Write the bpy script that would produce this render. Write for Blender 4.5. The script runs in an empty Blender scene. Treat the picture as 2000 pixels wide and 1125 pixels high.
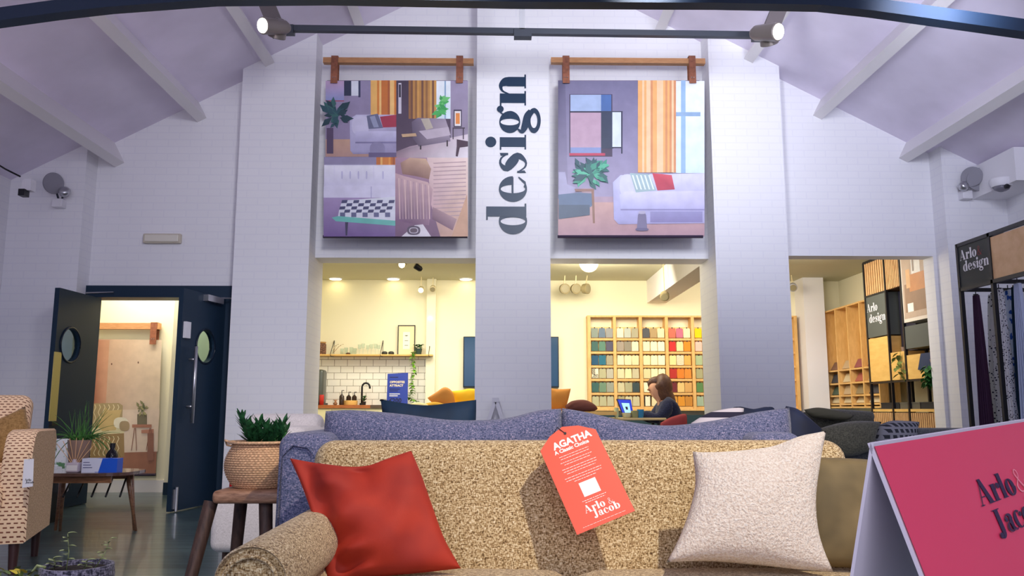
import bpy, bmesh, math, random
from mathutils import Vector, Matrix, Euler
random.seed(7)
C = bpy.data.collections.new('Showroom'); bpy.context.scene.collection.children.link(C)
scene = bpy.context.scene
R = math.radians
# ------------------------------------------------------------------ camera
F, CX, CY = 1600.0, 1000.0, 562.5
EYE = Vector((0, 0, .90)); PIT = math.atan(238/F); YAW = R(1.07)
cam = bpy.data.cameras.new('camera'); camo = bpy.data.objects.new('camera', cam); C.objects.link(camo)
cam.sensor_width = 36; cam.lens = F/2000*36; cam.clip_start = .02; cam.clip_end = 100
camo.location = EYE; camo.rotation_euler = (R(90)+PIT, 0, -YAW)
scene.camera = camo
ROT = camo.rotation_euler.to_matrix()
# ------------------------------------------------------------------ light and exposure
scene.view_settings.view_transform = 'Standard'; scene.view_settings.look = 'None'
scene.view_settings.gamma = 1; scene.view_settings.exposure = 0.35
w = bpy.data.worlds.new('world'); scene.world = w; w.use_nodes = True
w.node_tree.nodes['Background'].inputs[0].default_value = (.62, .64, .95, 1)
w.node_tree.nodes['Background'].inputs[1].default_value = .7
def area(name, loc, target, size, power, color, sy=None):
    l = bpy.data.lights.new(name, 'AREA'); l.energy = power; l.color = color; l.size = size
    if sy: l.shape = 'RECTANGLE'; l.size_y = sy
    o = bpy.data.objects.new(name, l); C.objects.link(o); o.location = loc
    o.rotation_euler = (Vector(target)-Vector(loc)).to_track_quat('-Z', 'Y').to_euler(); return o
def spot(name, loc, target, power, color, deg=50, r=.05, blend=.6):
    l = bpy.data.lights.new(name, 'SPOT'); l.energy = power; l.color = color; l.spot_size = R(deg)
    l.shadow_soft_size = r; l.spot_blend = blend
    o = bpy.data.objects.new(name, l); C.objects.link(o); o.location = loc
    o.rotation_euler = (Vector(target)-Vector(loc)).to_track_quat('-Z', 'Y').to_euler(); return o
spot('track_spot_key', (1.35, .75, 3.3), (.55, 2.5, 1.35), 330, (1, .90, .74), 62, .045, 1)
spot('track_spot_table', (-1.6, 2.2, 3.4), (-2.5, 5.2, .4), 170, (1, .93, .86), 64, .06)
spot('track_spot_wall_centre', (.9, 4.4, 3.5), (1.2, 8.1, 4.2), 350, (.93, .95, 1), 88, .3, 1)
spot('track_spot_wall_left', (-.6, 3.6, 3.4), (-1.3, 8.1, 2.5), 225, (.95, .95, 1), 80, .3, 1)
spot('track_spot_wall_right', (2.6, 4.2, 3.3), (3.2, 8.2, 3.6), 250, (.80, .84, 1), 84, .3, 1)
spot('ceiling_fill_left', (-2.0, 2.6, 1.5), (-3.4, 4.9, 4.2), 100, (1, .84, .95), 96, .5, 1)  # added fill spot to brighten the left ceiling slope, no fixture there
spot('ceiling_fill_right', (2.4, 2.6, 1.5), (3.8, 4.9, 4.2), 130, (.86, .86, 1), 96, .5, 1)  # same added fill for the right slope, not a real uplight
area('rear_fill', (0, -2.2, 2.4), (.6, 4, .9), 3.5, 58, (.90, .90, 1), 1.5)  # broad soft fill added behind the camera to lift the foreground
area('kitchen_ceiling_lamp', (-1.0, 10.3, 2.66), (-1.0, 10.8, 0), 1.6, 50, (1, .94, .78), 1.2)
area('swatch_ceiling_lamp', (1.3, 10.2, 2.6), (1.6, 12, 1.2), 1.0, 34, (1, .91, .70), .6)
area('swatch_ceiling_lamp_far', (3.1, 10.4, 2.6), (3.0, 12, 1.2), .8, 18, (1, .88, .68), .6)
area('bookshelf_ceiling_lamp', (3.5, 9.5, 2.6), (4.6, 9.9, 1.2), .9, 34, (1, .93, .80), 1.2)
area('lobby_ceiling_lamp', (-3.9, 8.85, 2.6), (-3.9, 9.3, 0), .8, 16, (1, .92, .76), .5)
# ------------------------------------------------------------------ pixel to world helpers (image 2000 x 1125)
def ray(px, py): return ROT @ Vector(((px-CX)/F, (CY-py)/F, -1))
def at(px, py, Y): r = ray(px, py); return EYE + r*(Y/r.y)
def atx(px, py, X): r = ray(px, py); return EYE + r*(X/r.x)
def atz(px, py, Z): r = ray(px, py); return EYE + r*((Z-EYE.z)/r.z)
def onplane(px, py, p, n): r = ray(px, py); return EYE + r*((p-EYE).dot(n)/r.dot(n))
# ------------------------------------------------------------------ materials
def lin(c):
    return tuple(((v/255)/12.92 if v/255 <= .04045 else ((v/255+.055)/1.055)**2.4) for v in c[:3])+(1,)
MATS = {}
def nodes(name):
    m = bpy.data.materials.new(name); m.use_nodes = True; n = m.node_tree
    return m, n, n.nodes['Principled BSDF']
def bump(n, b, height, strength, dist=.01):
    x = n.nodes.new('ShaderNodeBump'); x.inputs['Strength'].default_value = strength
    x.inputs['Distance'].default_value = dist
    n.links.new(height, x.inputs['Height']); n.links.new(x.outputs[0], b.inputs['Normal'])
def coord(n, kind='Object', scale=(1, 1, 1), rot=(0, 0, 0)):
    t = n.nodes.new('ShaderNodeTexCoord'); mp = n.nodes.new('ShaderNodeMapping')
    mp.inputs['Scale'].default_value = scale; mp.inputs['Rotation'].default_value = rot
    n.links.new(t.outputs[kind], mp.inputs[0]); return mp.outputs[0]
def noise(n, vec, scale, detail=3, rough=.5):
    x = n.nodes.new('ShaderNodeTexNoise'); x.inputs['Scale'].default_value = scale
    x.inputs['Detail'].default_value = detail; x.inputs['Roughness'].default_value = rough
    n.links.new(vec, x.inputs['Vector']); return x.outputs['Fac']
def ramp(n, fac, stops):
    x = n.nodes.new('ShaderNodeValToRGB'); e = x.color_ramp.elements
    while len(e) < len(stops): e.new(.5)
    for i, (p, c) in enumerate(stops): e[i].position = p; e[i].color = lin(c)
    n.links.new(fac, x.inputs[0]); return x.outputs[0]
def M(name, c=(128,)*3, rough=.6, metal=0, spec=.4, nz=0, nscale=30, bmp=0, bscale=200, coat=0):
    if name in MATS: return MATS[name]
    m, n, b = nodes(name)
    b.inputs['Roughness'].default_value = rough; b.inputs['Metallic'].default_value = metal
    b.inputs['Specular IOR Level'].default_value = spec
    b.inputs['Coat Weight'].default_value = coat
    v = coord(n)
    if nz:
        a = tuple(max(0, q*(1-nz)) for q in c); d = tuple(min(255, q*(1+nz*.6)) for q in c)
        n.links.new(ramp(n, noise(n, v, nscale), [(.3, a), (.7, d)]), b.inputs['Base Color'])
    else:
        x = n.nodes.new('ShaderNodeRGB'); x.outputs[0].default_value = lin(c)
        n.links.new(x.outputs[0], b.inputs['Base Color'])
    if bmp: bump(n, b, noise(n, v, bscale, 4), bmp, .004)
    MATS[name] = m; return m
def emit(name, c, s):
    if name in MATS: return MATS[name]
    m, n, b = nodes(name); b.inputs['Base Color'].default_value = lin(c)
    b.inputs['Emission Color'].default_value = lin(c); b.inputs['Emission Strength'].default_value = s
    MATS[name] = m; return m
def fabric(name, stops, scale=240, bmp=.6, rough=.95, sheen=.2, weave=True):
    """woven cloth: two stretched noises give warp and weft flecks"""
    if name in MATS: return MATS[name]
    m, n, b = nodes(name); b.inputs['Roughness'].default_value = rough
    b.inputs['Sheen Weight'].default_value = sheen; b.inputs['Specular IOR Level'].default_value = .15
    a = noise(n, coord(n, scale=(1, 1, .35)), scale, 3, .6)
    c = noise(n, coord(n, scale=(.35, .35, 1)), scale, 3, .6)
    mx = n.nodes.new('ShaderNodeMath'); mx.operation = 'ADD'
    n.links.new(a, mx.inputs[0]); n.links.new(c, mx.inputs[1])
    h = n.nodes.new('ShaderNodeMath'); h.operation = 'MULTIPLY'; h.inputs[1].default_value = .5
    n.links.new(mx.outputs[0], h.inputs[0])
    n.links.new(ramp(n, h.outputs[0], stops), b.inputs['Base Color'])
    bump(n, b, h.outputs[0], bmp, .006)
    MATS[name] = m; return m
def velvet(name, c, dark, sheen=.6):
    if name in MATS: return MATS[name]
    m, n, b = nodes(name); b.inputs['Roughness'].default_value = .75
    b.inputs['Sheen Weight'].default_value = sheen; b.inputs['Sheen Roughness'].default_value = .35
    b.inputs['Sheen Tint'].default_value = lin(tuple(min(255, x*1.3+10) for x in c))
    v = coord(n); n.links.new(ramp(n, noise(n, v, 9, 2), [(.35, dark), (.65, c)]), b.inputs['Base Color'])
    bump(n, b, noise(n, v, 900, 2), .15, .002); MATS[name] = m; return m
def brickmat(name, c1, c2, mort, bw, rh, ms, rough, bmp, offset=.5, vec='xz', nz=0, coat=0, spec=.4):
    if name in MATS: return MATS[name]
    m, n, b = nodes(name); b.inputs['Roughness'].default_value = rough; b.inputs['Coat Weight'].default_value = coat
    b.inputs['Specular IOR Level'].default_value = spec
    t = n.nodes.new('ShaderNodeTexCoord'); s = n.nodes.new('ShaderNodeSeparateXYZ'); cb = n.nodes.new('ShaderNodeCombineXYZ')
    n.links.new(t.outputs['Object'], s.inputs[0])
    if vec == 'xz':
        ad = n.nodes.new('ShaderNodeMath'); n.links.new(s.outputs[0], ad.inputs[0]); n.links.new(s.outputs[1], ad.inputs[1])
        n.links.new(ad.outputs[0], cb.inputs[0]); n.links.new(s.outputs[2], cb.inputs[1])
    elif vec == 'xy': n.links.new(s.outputs[0], cb.inputs[0]); n.links.new(s.outputs[1], cb.inputs[1])
    elif vec == 'wrap':   # both faces of an upholstered shape: rows follow height plus depth
        ad = n.nodes.new('ShaderNodeMath'); n.links.new(s.outputs[1], ad.inputs[0]); n.links.new(s.outputs[2], ad.inputs[1])
        n.links.new(s.outputs[0], cb.inputs[0]); n.links.new(ad.outputs[0], cb.inputs[1])
    k = n.nodes.new('ShaderNodeTexBrick'); n.links.new(cb.outputs[0], k.inputs['Vector'])
    k.inputs['Color1'].default_value = lin(c1); k.inputs['Color2'].default_value = lin(c2); k.inputs['Mortar'].default_value = lin(mort)
    k.inputs['Scale'].default_value = 1; k.inputs['Brick Width'].default_value = bw; k.inputs['Row Height'].default_value = rh
    k.inputs['Mortar Size'].default_value = ms; k.inputs['Mortar Smooth'].default_value = .1; k.offset = offset
    out = k.outputs['Color']
    if nz:
        mix = n.nodes.new('ShaderNodeMixRGB'); mix.blend_type = 'MULTIPLY'; mix.inputs[0].default_value = 1
        n.links.new(out, mix.inputs[1])
        n.links.new(ramp(n, noise(n, coord(n, scale=(.6, 3, 3)), 3, 5), [(.3, (255*(1-nz),)*3), (.7, (255,)*3)]), mix.inputs[2])
        out = mix.outputs[0]
    n.links.new(out, b.inputs['Base Color'])
    inv = n.nodes.new('ShaderNodeMath'); inv.operation = 'SUBTRACT'; inv.inputs[0].default_value = 1
    n.links.new(k.outputs['Fac'], inv.inputs[1])
    ad2 = n.nodes.new('ShaderNodeMath'); ad2.operation = 'MULTIPLY_ADD'; ad2.inputs[1].default_value = .35
    n.links.new(noise(n, coord(n), 25, 4), ad2.inputs[0]); n.links.new(inv.outputs[0], ad2.inputs[2])
    bump(n, b, ad2.outputs[0], bmp, .006); MATS[name] = m; return m
def woodmat(name, c=None, d=None, scale=(1, 1, 1), rough=.45, s=12):
    if name in MATS: return MATS[name]
    m, n, b = nodes(name); b.inputs['Roughness'].default_value = rough
    v = coord(n, scale=scale); f = noise(n, v, s, 5, .6)
    n.links.new(ramp(n, f, [(.3, d), (.7, c)]), b.inputs['Base Color']); bump(n, b, f, .1, .002)
    MATS[name] = m; return m
def colmat(name, rough=.5, emis=0):
    if name in MATS: return MATS[name]
    m, n, b = nodes(name); b.inputs['Roughness'].default_value = rough
    a = n.nodes.new('ShaderNodeVertexColor'); a.layer_name = 'Col'
    nz = ramp(n, noise(n, coord(n), 9, 3), [(.3, (240,)*3), (.7, (255,)*3)])
    mix = n.nodes.new('ShaderNodeMixRGB'); mix.blend_type = 'MULTIPLY'; mix.inputs[0].default_value = 1
    gm = n.nodes.new('ShaderNodeGamma'); gm.inputs[1].default_value = .84; n.links.new(a.outputs[0], gm.inputs[0])
    n.links.new(gm.outputs[0], mix.inputs[1]); n.links.new(nz, mix.inputs[2])
    n.links.new(mix.outputs[0], b.inputs['Base Color']); MATS[name] = m; return m
def glassmat(name, c=(235, 245, 245), rough=.02):
    if name in MATS: return MATS[name]
    m, n, b = nodes(name); b.inputs['Base Color'].default_value = lin(c); b.inputs['Roughness'].default_value = rough
    b.inputs['Transmission Weight'].default_value = 1; b.inputs['IOR'].default_value = 1.3; MATS[name] = m; return m
BRICKW = brickmat('white_painted_brick', (236, 235, 239), (235, 234, 238), (231, 230, 236), .225, .075, .006, .6, .06)
PLASTER = M('white_plaster', (233, 231, 236), .7, bmp=.08, bscale=18)
CEILM = M('ceiling_plaster', (230, 222, 240), .8, nz=.04, nscale=2)
BEAMW = M('white_painted_timber', (232, 228, 230), .55, bmp=.1, bscale=30)
CREAM = M('cream_wall_paint', (240, 234, 206), .7)
OLIVEC = M('back_room_ceiling_paint', (200, 196, 170), .8)
NAVYD = M('navy_door_paint', (28, 48, 68), .5, spec=.25)
STEEL = M('dark_blue_steel', (22, 38, 58), .4, metal=.1)
BARST = M('grey_steel_bar', (62, 66, 76), .45, metal=.3)
CHROME = M('brushed_steel', (190, 190, 195), .28, metal=.9)
BLACK = M('black_metal', (24, 24, 30), .4)
OAK = woodmat('oak_rail', (214, 160, 112), (186, 128, 82), (1, 6, 12))
PLY = woodmat('pale_plywood', (232, 190, 112), (218, 170, 92), (1, 1, 4), .5, 5)
LADDER = woodmat('pale_pine', (230, 186, 118), (210, 162, 94), (4, 4, 1), .5, 8)
WALN = woodmat('walnut', (158, 114, 84), (112, 76, 54), (1, 8, 8), .3)
DARKW = woodmat('dark_rustic_wood', (92, 66, 54), (48, 32, 28), (6, 6, 1), .6)
STOOLT = woodmat('worn_stool_top', (184, 140, 110), (120, 82, 60), (2, 10, 10), .5)
LEATHER = M('brown_leather', (150, 92, 68), .5, nz=.15)
GREYL = M('light_grey_metal', (170, 170, 178), .5)
WHITEP = M('white_plastic', (226, 224, 230), .4)
LEAF = M('green_leaf', (52, 112, 52), .45, nz=.35, nscale=40)
LEAFB = M('bright_leaf', (120, 176, 52), .45, nz=.3, nscale=30)
SOIL = M('dark_soil', (34, 26, 24), .9, bmp=.8, bscale=120)
TWEED = fabric('oatmeal_tweed', [(.38, (82, 60, 38)), (.46, (156, 126, 84)), (.53, (206, 180, 134)), (.62, (238, 222, 186))], 330, .8)
BLUEF = fabric('blue_melange', [(.38, (48, 54, 78)), (.47, (88, 96, 128)), (.55, (118, 118, 148)), (.63, (178, 164, 184))], 340, .5)
GREYF = fabric('charcoal_linen', [(.4, (62, 64, 68)), (.6, (102, 104, 106))], 260, .4)
OLIVF = fabric('dark_olive_linen', [(.4, (68, 68, 60)), (.6, (108, 106, 92))], 260, .4)
PALEF = fabric('pale_grey_linen', [(.4, (190, 184, 186)), (.6, (214, 208, 210))], 300, .3)
RUST = velvet('rust_velvet', (172, 44, 20), (150, 34, 18), .45)
TEALV = velvet('dark_teal_velvet', (8, 44, 72), (5, 32, 56), .12)
NAVYV = velvet('navy_velvet', (22, 34, 66), (14, 22, 46), .3)
KHAKI = velvet('khaki_velvet', (120, 102, 66), (92, 78, 48), .25)
MUST = M('yellow_cotton', (238, 186, 28), .8, bmp=.2, bscale=300)
OCHRE = M('ochre_cotton', (206, 138, 62), .85, bmp=.2, bscale=300)
PLUM = M('brown_plum_cotton', (104, 58, 52), .85, bmp=.2, bscale=300)
WEAVE = brickmat('basket_weave_upholstery', (112, 66, 52), (136, 84, 64), (238, 204, 168), .034, .021, .0072, .9, .5, .5, 'wrap')
BEIGEF = fabric('sand_woven_cloth', [(.4, (168, 124, 82)), (.5, (204, 164, 116)), (.6, (228, 196, 152))], 160, .5)
BRASS = M('pale_brass', (206, 188, 110), .35, metal=.2)
# ------------------------------------------------------------------ mesh builder
class MB:
    def __init__(s): s.v = []; s.f = []; s.m = []; s.c = {}; s.mi = 0
    def vert(s, p, c=None):
        s.v.append(tuple(p)); 
        if c: s.c[len(s.v)-1] = lin(c)
        return len(s.v)-1
    def face(s, idx): s.f.append(tuple(idx)); s.m.append(s.mi)
    def poly(s, pts, cols=None):
        s.face([s.vert(p, (cols[i] if isinstance(cols, list) else cols)) for i, p in enumerate(pts)])
    def box(s, x0, x1, y0, y1, z0, z1, mat=None):
        P = [Vector(p) for p in ((x0,y0,z0),(x1,y0,z0),(x1,y1,z0),(x0,y1,z0),(x0,y0,z1),(x1,y0,z1),(x1,y1,z1),(x0,y1,z1))]
        if mat is not None: P = [mat @ p for p in P]
        i = [s.vert(p) for p in P]
        for q in ((0,3,2,1),(4,5,6,7),(0,1,5,4),(1,2,6,5),(2,3,7,6),(3,0,4,7)): s.face([i[k] for k in q])
        return s
    def hexa(s, P):
        i = [s.vert(p) for p in P]
        for q in ((0,3,2,1),(4,5,6,7),(0,1,5,4),(1,2,6,5),(2,3,7,6),(3,0,4,7)): s.face([i[k] for k in q])
    def tube(s, pts, r, n=8, cap=True, flat=1.0):
        pts = [Vector(p) for p in pts]; rs = r if isinstance(r, (list, tuple)) else [r]*len(pts)
        rings = []; up = Vector((0, 0, 1))
        for i, p in enumerate(pts):
            t = (pts[min(i+1, len(pts)-1)]-pts[max(i-1, 0)]).normalized()
            a = t.cross(up)
            if a.length < .05: a = t.cross(Vector((0, 1, 0)))
            a.normalize(); b = a.cross(t)
            rings.append([s.vert(p+(a*math.cos(k*2*math.pi/n)+b*math.sin(k*2*math.pi/n)*flat)*rs[i]) for k in range(n)])
        for a, b in zip(rings, rings[1:]):
            for k in range(n): s.face((a[k], a[(k+1) % n], b[(k+1) % n], b[k]))
        if cap: s.face(rings[0][::-1]); s.face(rings[-1])
        return s
    def bar(s, p0, p1, w, h, up=(0, 0, 1)):
        p0 = Vector(p0); p1 = Vector(p1); t = (p1-p0).normalized(); a = t.cross(Vector(up)).normalized()*w/2; b = a.cross(t).normalized()*h/2
        s.hexa([p0-a-b, p0+a-b, p1+a-b, p1-a-b, p0-a+b, p0+a+b, p1+a+b, p1-a+b]); return s
    def lathe(s, prof, c=(0, 0, 0), n=28, axis=None):
        c = Vector(c); q = axis.to_track_quat('Z', 'Y').to_matrix() if axis is not None else Matrix.Identity(3)
        rings = [[s.vert(c+q @ Vector((max(r, 1e-4)*math.cos(k*2*math.pi/n), max(r, 1e-4)*math.sin(k*2*math.pi/n), z))) for k in range(n)] for r, z in prof]
        for a, b in zip(rings, rings[1:]):
            for k in range(n): s.face((a[k], a[(k+1) % n], b[(k+1) % n], b[k]))
        s.face(rings[0][::-1]); s.face(rings[-1]); return s
    def prism(s, poly, d):
        """poly: closed list of Vectors, extruded by d"""
        d = Vector(d); a = [s.vert(p) for p in poly]; b = [s.vert(Vector(p)+d) for p in poly]
        s.face(a[::-1]); s.face(b); n = len(a)
        for k in range(n): s.face((a[k], a[(k+1) % n], b[(k+1) % n], b[k]))
        return s
    def rbox(s, x0, x1, y0, y1, z0, z1, r, seg=4, mat=None, crown=None):
        bm = bmesh.new(); bmesh.ops.create_cube(bm, size=1)
        for v in bm.verts:
            v.co = Vector((x0+(v.co.x+.5)*(x1-x0), y0+(v.co.y+.5)*(y1-y0), z0+(v.co.z+.5)*(z1-z0)))
        if crown: bmesh.ops.subdivide_edges(bm, edges=bm.edges[:], cuts=crown[0], use_grid_fill=True)
        if not crown: bmesh.ops.bevel(bm, geom=bm.edges[:]+bm.verts[:], offset=r, segments=seg, profile=.5, affect='EDGES')
        else:
            for v in bm.verts:   # round by pulling to a superellipse
                u = [(v.co.x-(x0+x1)/2)/((x1-x0)/2), (v.co.y-(y0+y1)/2)/((y1-y0)/2), (v.co.z-(z0+z1)/2)/((z1-z0)/2)]
                h = [(x1-x0)/2, (y1-y0)/2, (z1-z0)/2]; inner = [max(0, q-r) for q in h]
                p = Vector([u[k]*h[k] for k in range(3)]); cl = Vector([max(-inner[k], min(inner[k], p[k])) for k in range(3)])
                dd = p-cl
                if dd.length > 1e-6: p = cl+dd.normalized()*min(dd.length, r) if dd.length > r else p
                ff = crown[1]*(1-u[0]**2)*(1-u[1]**2)
                v.co = Vector(((x0+x1)/2, (y0+y1)/2, (z0+z1)/2))+p+Vector((0, 0, ff if u[2] > .9 else 0))
        off = len(s.v); bm.verts.ensure_lookup_table()
        for v in bm.verts: s.v.append(tuple(mat @ v.co if mat is not None else v.co))
        for f in bm.faces: s.face([off+v.index for v in f.verts])
        bm.free(); return s
    def build(s, name, mats, parent=None, smooth=False, loc=None, angle=None):
        me = bpy.data.meshes.new(name); o = None
        base = Vector(parent_loc(parent)) if parent else (Vector(loc) if loc is not None else Vector((0, 0, 0)))
        vv = [tuple(Vector(p)-base) for p in s.v] if base.length else s.v
        me.from_pydata(vv, [], s.f); me.update()
        for m in (mats if isinstance(mats, (list, tuple)) else [mats]): me.materials.append(m)
        me.polygons.foreach_set('material_index', s.m)
        if smooth: me.polygons.foreach_set('use_smooth', [True]*len(s.f))
        if s.c:
            ca = me.color_attributes.new('Col', 'FLOAT_COLOR', 'POINT')
            for i in range(len(s.v)): ca.data[i].color = s.c.get(i, (1, 1, 1, 1))
        o = bpy.data.objects.new(name, me); C.objects.link(o)
        if loc is not None and not parent: o.location = base
        if parent: o.parent = parent
        if smooth and angle:
            me.set_sharp_from_angle(angle=R(angle))
        return o
LOCS = {}
def parent_loc(p): return LOCS.get(p.name, (0, 0, 0))
def thing(name, label, cat, loc=(0, 0, 0), group=None):
    o = bpy.data.objects.new(name, None); C.objects.link(o); o.empty_display_size = .05
    o.location = loc; LOCS[o.name] = tuple(loc); tag(o, label, cat, group); return o
def tag(o, label, cat, group=None):
    o['label'] = label; o['category'] = cat
    if group: o['group'] = group
    return o
def sub(o, p):
    """register a mesh part as parent of sub-parts"""
    LOCS[o.name] = parent_loc(p); return o
def struct(o): o['kind'] = 'structure'; return o
# pillows from four traced edges ------------------------------------------------
def catmull(pts, n):
    pts = [Vector(p) for p in pts]
    P = [pts[0]*2-pts[1]]+pts+[pts[-1]*2-pts[-2]]; out = []
    L = [0]
    for a, b in zip(pts, pts[1:]): L.append(L[-1]+(b-a).length)
    for i in range(n+1):
        s = L[-1]*i/n; k = 0
        while k < len(L)-2 and s > L[k+1]: k += 1
        t = (s-L[k])/max(1e-9, L[k+1]-L[k]); a, b, c, d = P[k:k+4]
        out.append(.5*((2*b)+(c-a)*t+(2*a-5*b+4*c-d)*t*t+(3*b-a-3*c+d)*t**3))
    return out
def pillow(mb, top, right, bottom, left, thick, nrm, n=26, wr=0, seed=0, chop=0, folds=0):
    """edges in order: top L>R, right T>B, bottom L>R, left T>B (Vectors); inflates both sides"""
    T, Rr, B, L = (catmull(e, n) for e in (top, right, bottom, left)); rnd = random.Random(seed)
    ph = [rnd.uniform(0, 6) for _ in range(6)]; nrm = Vector(nrm).normalized(); idx = {}
    for side in (1, -1):
        for i in range(n+1):
            for j in range(n+1):
                u, v = i/n, j/n
                edge = i in (0, n) or j in (0, n)
                if side < 0 and edge: idx[side, i, j] = idx[1, i, j]; continue
                p = (1-v)*T[i]+v*B[i]+(1-u)*L[j]+u*Rr[j]-((1-u)*(1-v)*T[0]+u*(1-v)*T[n]+(1-u)*v*B[0]+u*v*B[n])
                a, b = 1-(2*u-1)**2, 1-(2*v-1)**2
                h = thick/2*(max(a, 0)*max(b, 0))**.42
                h += wr*thick*math.sin(u*9+ph[0]+3*v)*math.sin(v*7+ph[1])*min(1, a*b*3)
                h += wr*thick*.6*math.sin((u+v)*14+ph[2])*min(1, (1-u)*a*b*4)
                if folds: h += folds*math.exp(-((u-.25)/.14)**2)*math.sin(v*24+u*9+1.3*math.sin(v*7))*min(1, b*4)*min(1, max(0, (v-.18)*5))-folds*1.5*math.exp(-((u-.12)/.1)**2)*min(1, a*b*5)
                if chop: h -= chop*thick*math.exp(-((u-.55)/.12)**2)*max(0, 1-v*2.2)*min(1, b*4)
                idx[side, i, j] = mb.vert(p+nrm*h*side)
        for i in range(n):
            for j in range(n):
                q = (idx[side, i, j], idx[side, i, j+1], idx[side, i+1, j+1], idx[side, i+1, j])
                mb.face(q if side > 0 else q[::-1])
def boxpillow(c, w, h, t, rot, sag=.06):
    """simple four-cornered scatter cushion in a local frame"""
    m = Matrix.Translation(Vector(c)) @ Euler(rot).to_matrix().to_4x4(); mb = MB()
    P = lambda a, b: m @ Vector((a*w/2, 0, b*h/2))
    pillow(mb, [P(-1, 1), P(-.5, 1-sag), P(0, 1-sag*1.6), P(.5, 1-sag), P(1, 1)], [P(1, 1), P(1-sag, .4), P(1-sag, -.4), P(1, -1)],
           [P(-1, -1), P(-.4, -1+sag*.6), P(.4, -1+sag*.6), P(1, -1)], [P(-1, 1), P(-1+sag, .4), P(-1+sag, -.4), P(-1, -1)],
           t, m.to_3x3() @ Vector((0, -1, 0)), 16, .03, int(w*1000))
    return mb
# ------------------------------------------------------------------ fat-face lettering
def ring(cx, cy, rx, ry, ix, iy, n=28, a0=0, a1=360):
    q = []
    for k in range(n):
        t0, t1 = R(a0+(a1-a0)*k/n), R(a0+(a1-a0)*(k+1)/n)
        q.append([(cx+ix*math.cos(t0), cy+iy*math.sin(t0)), (cx+rx*math.cos(t0), cy+ry*math.sin(t0)), (cx+rx*math.cos(t1), cy+ry*math.sin(t1)), (cx+ix*math.cos(t1), cy+iy*math.sin(t1))])
    return q
def rect(x0, y0, x1, y1): return [[(x0, y0), (x1, y0), (x1, y1), (x0, y1)]]
def disc(cx, cy, r): return [[(cx+r*math.cos(k*math.pi/9), cy+r*math.sin(k*math.pi/9)) for k in range(18)]]
def rib(pts, n=26):
    c = catmull([(p[0], p[1], p[2]) for p in pts], n); q = []; e = []
    for i, p in enumerate(c):
        a, b = c[max(0, i-1)], c[min(n, i+1)]; d = Vector((b.x-a.x, b.y-a.y))
        d = d.normalized() if d.length > 0 else Vector((1, 0)); nn = Vector((-d.y, d.x))*max(.02, p.z)/2
        e.append(((p.x-nn.x, p.y-nn.y), (p.x+nn.x, p.y+nn.y)))
    for a, b in zip(e, e[1:]): q.append([a[0], b[0], b[1], a[1]])
    return q
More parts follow.
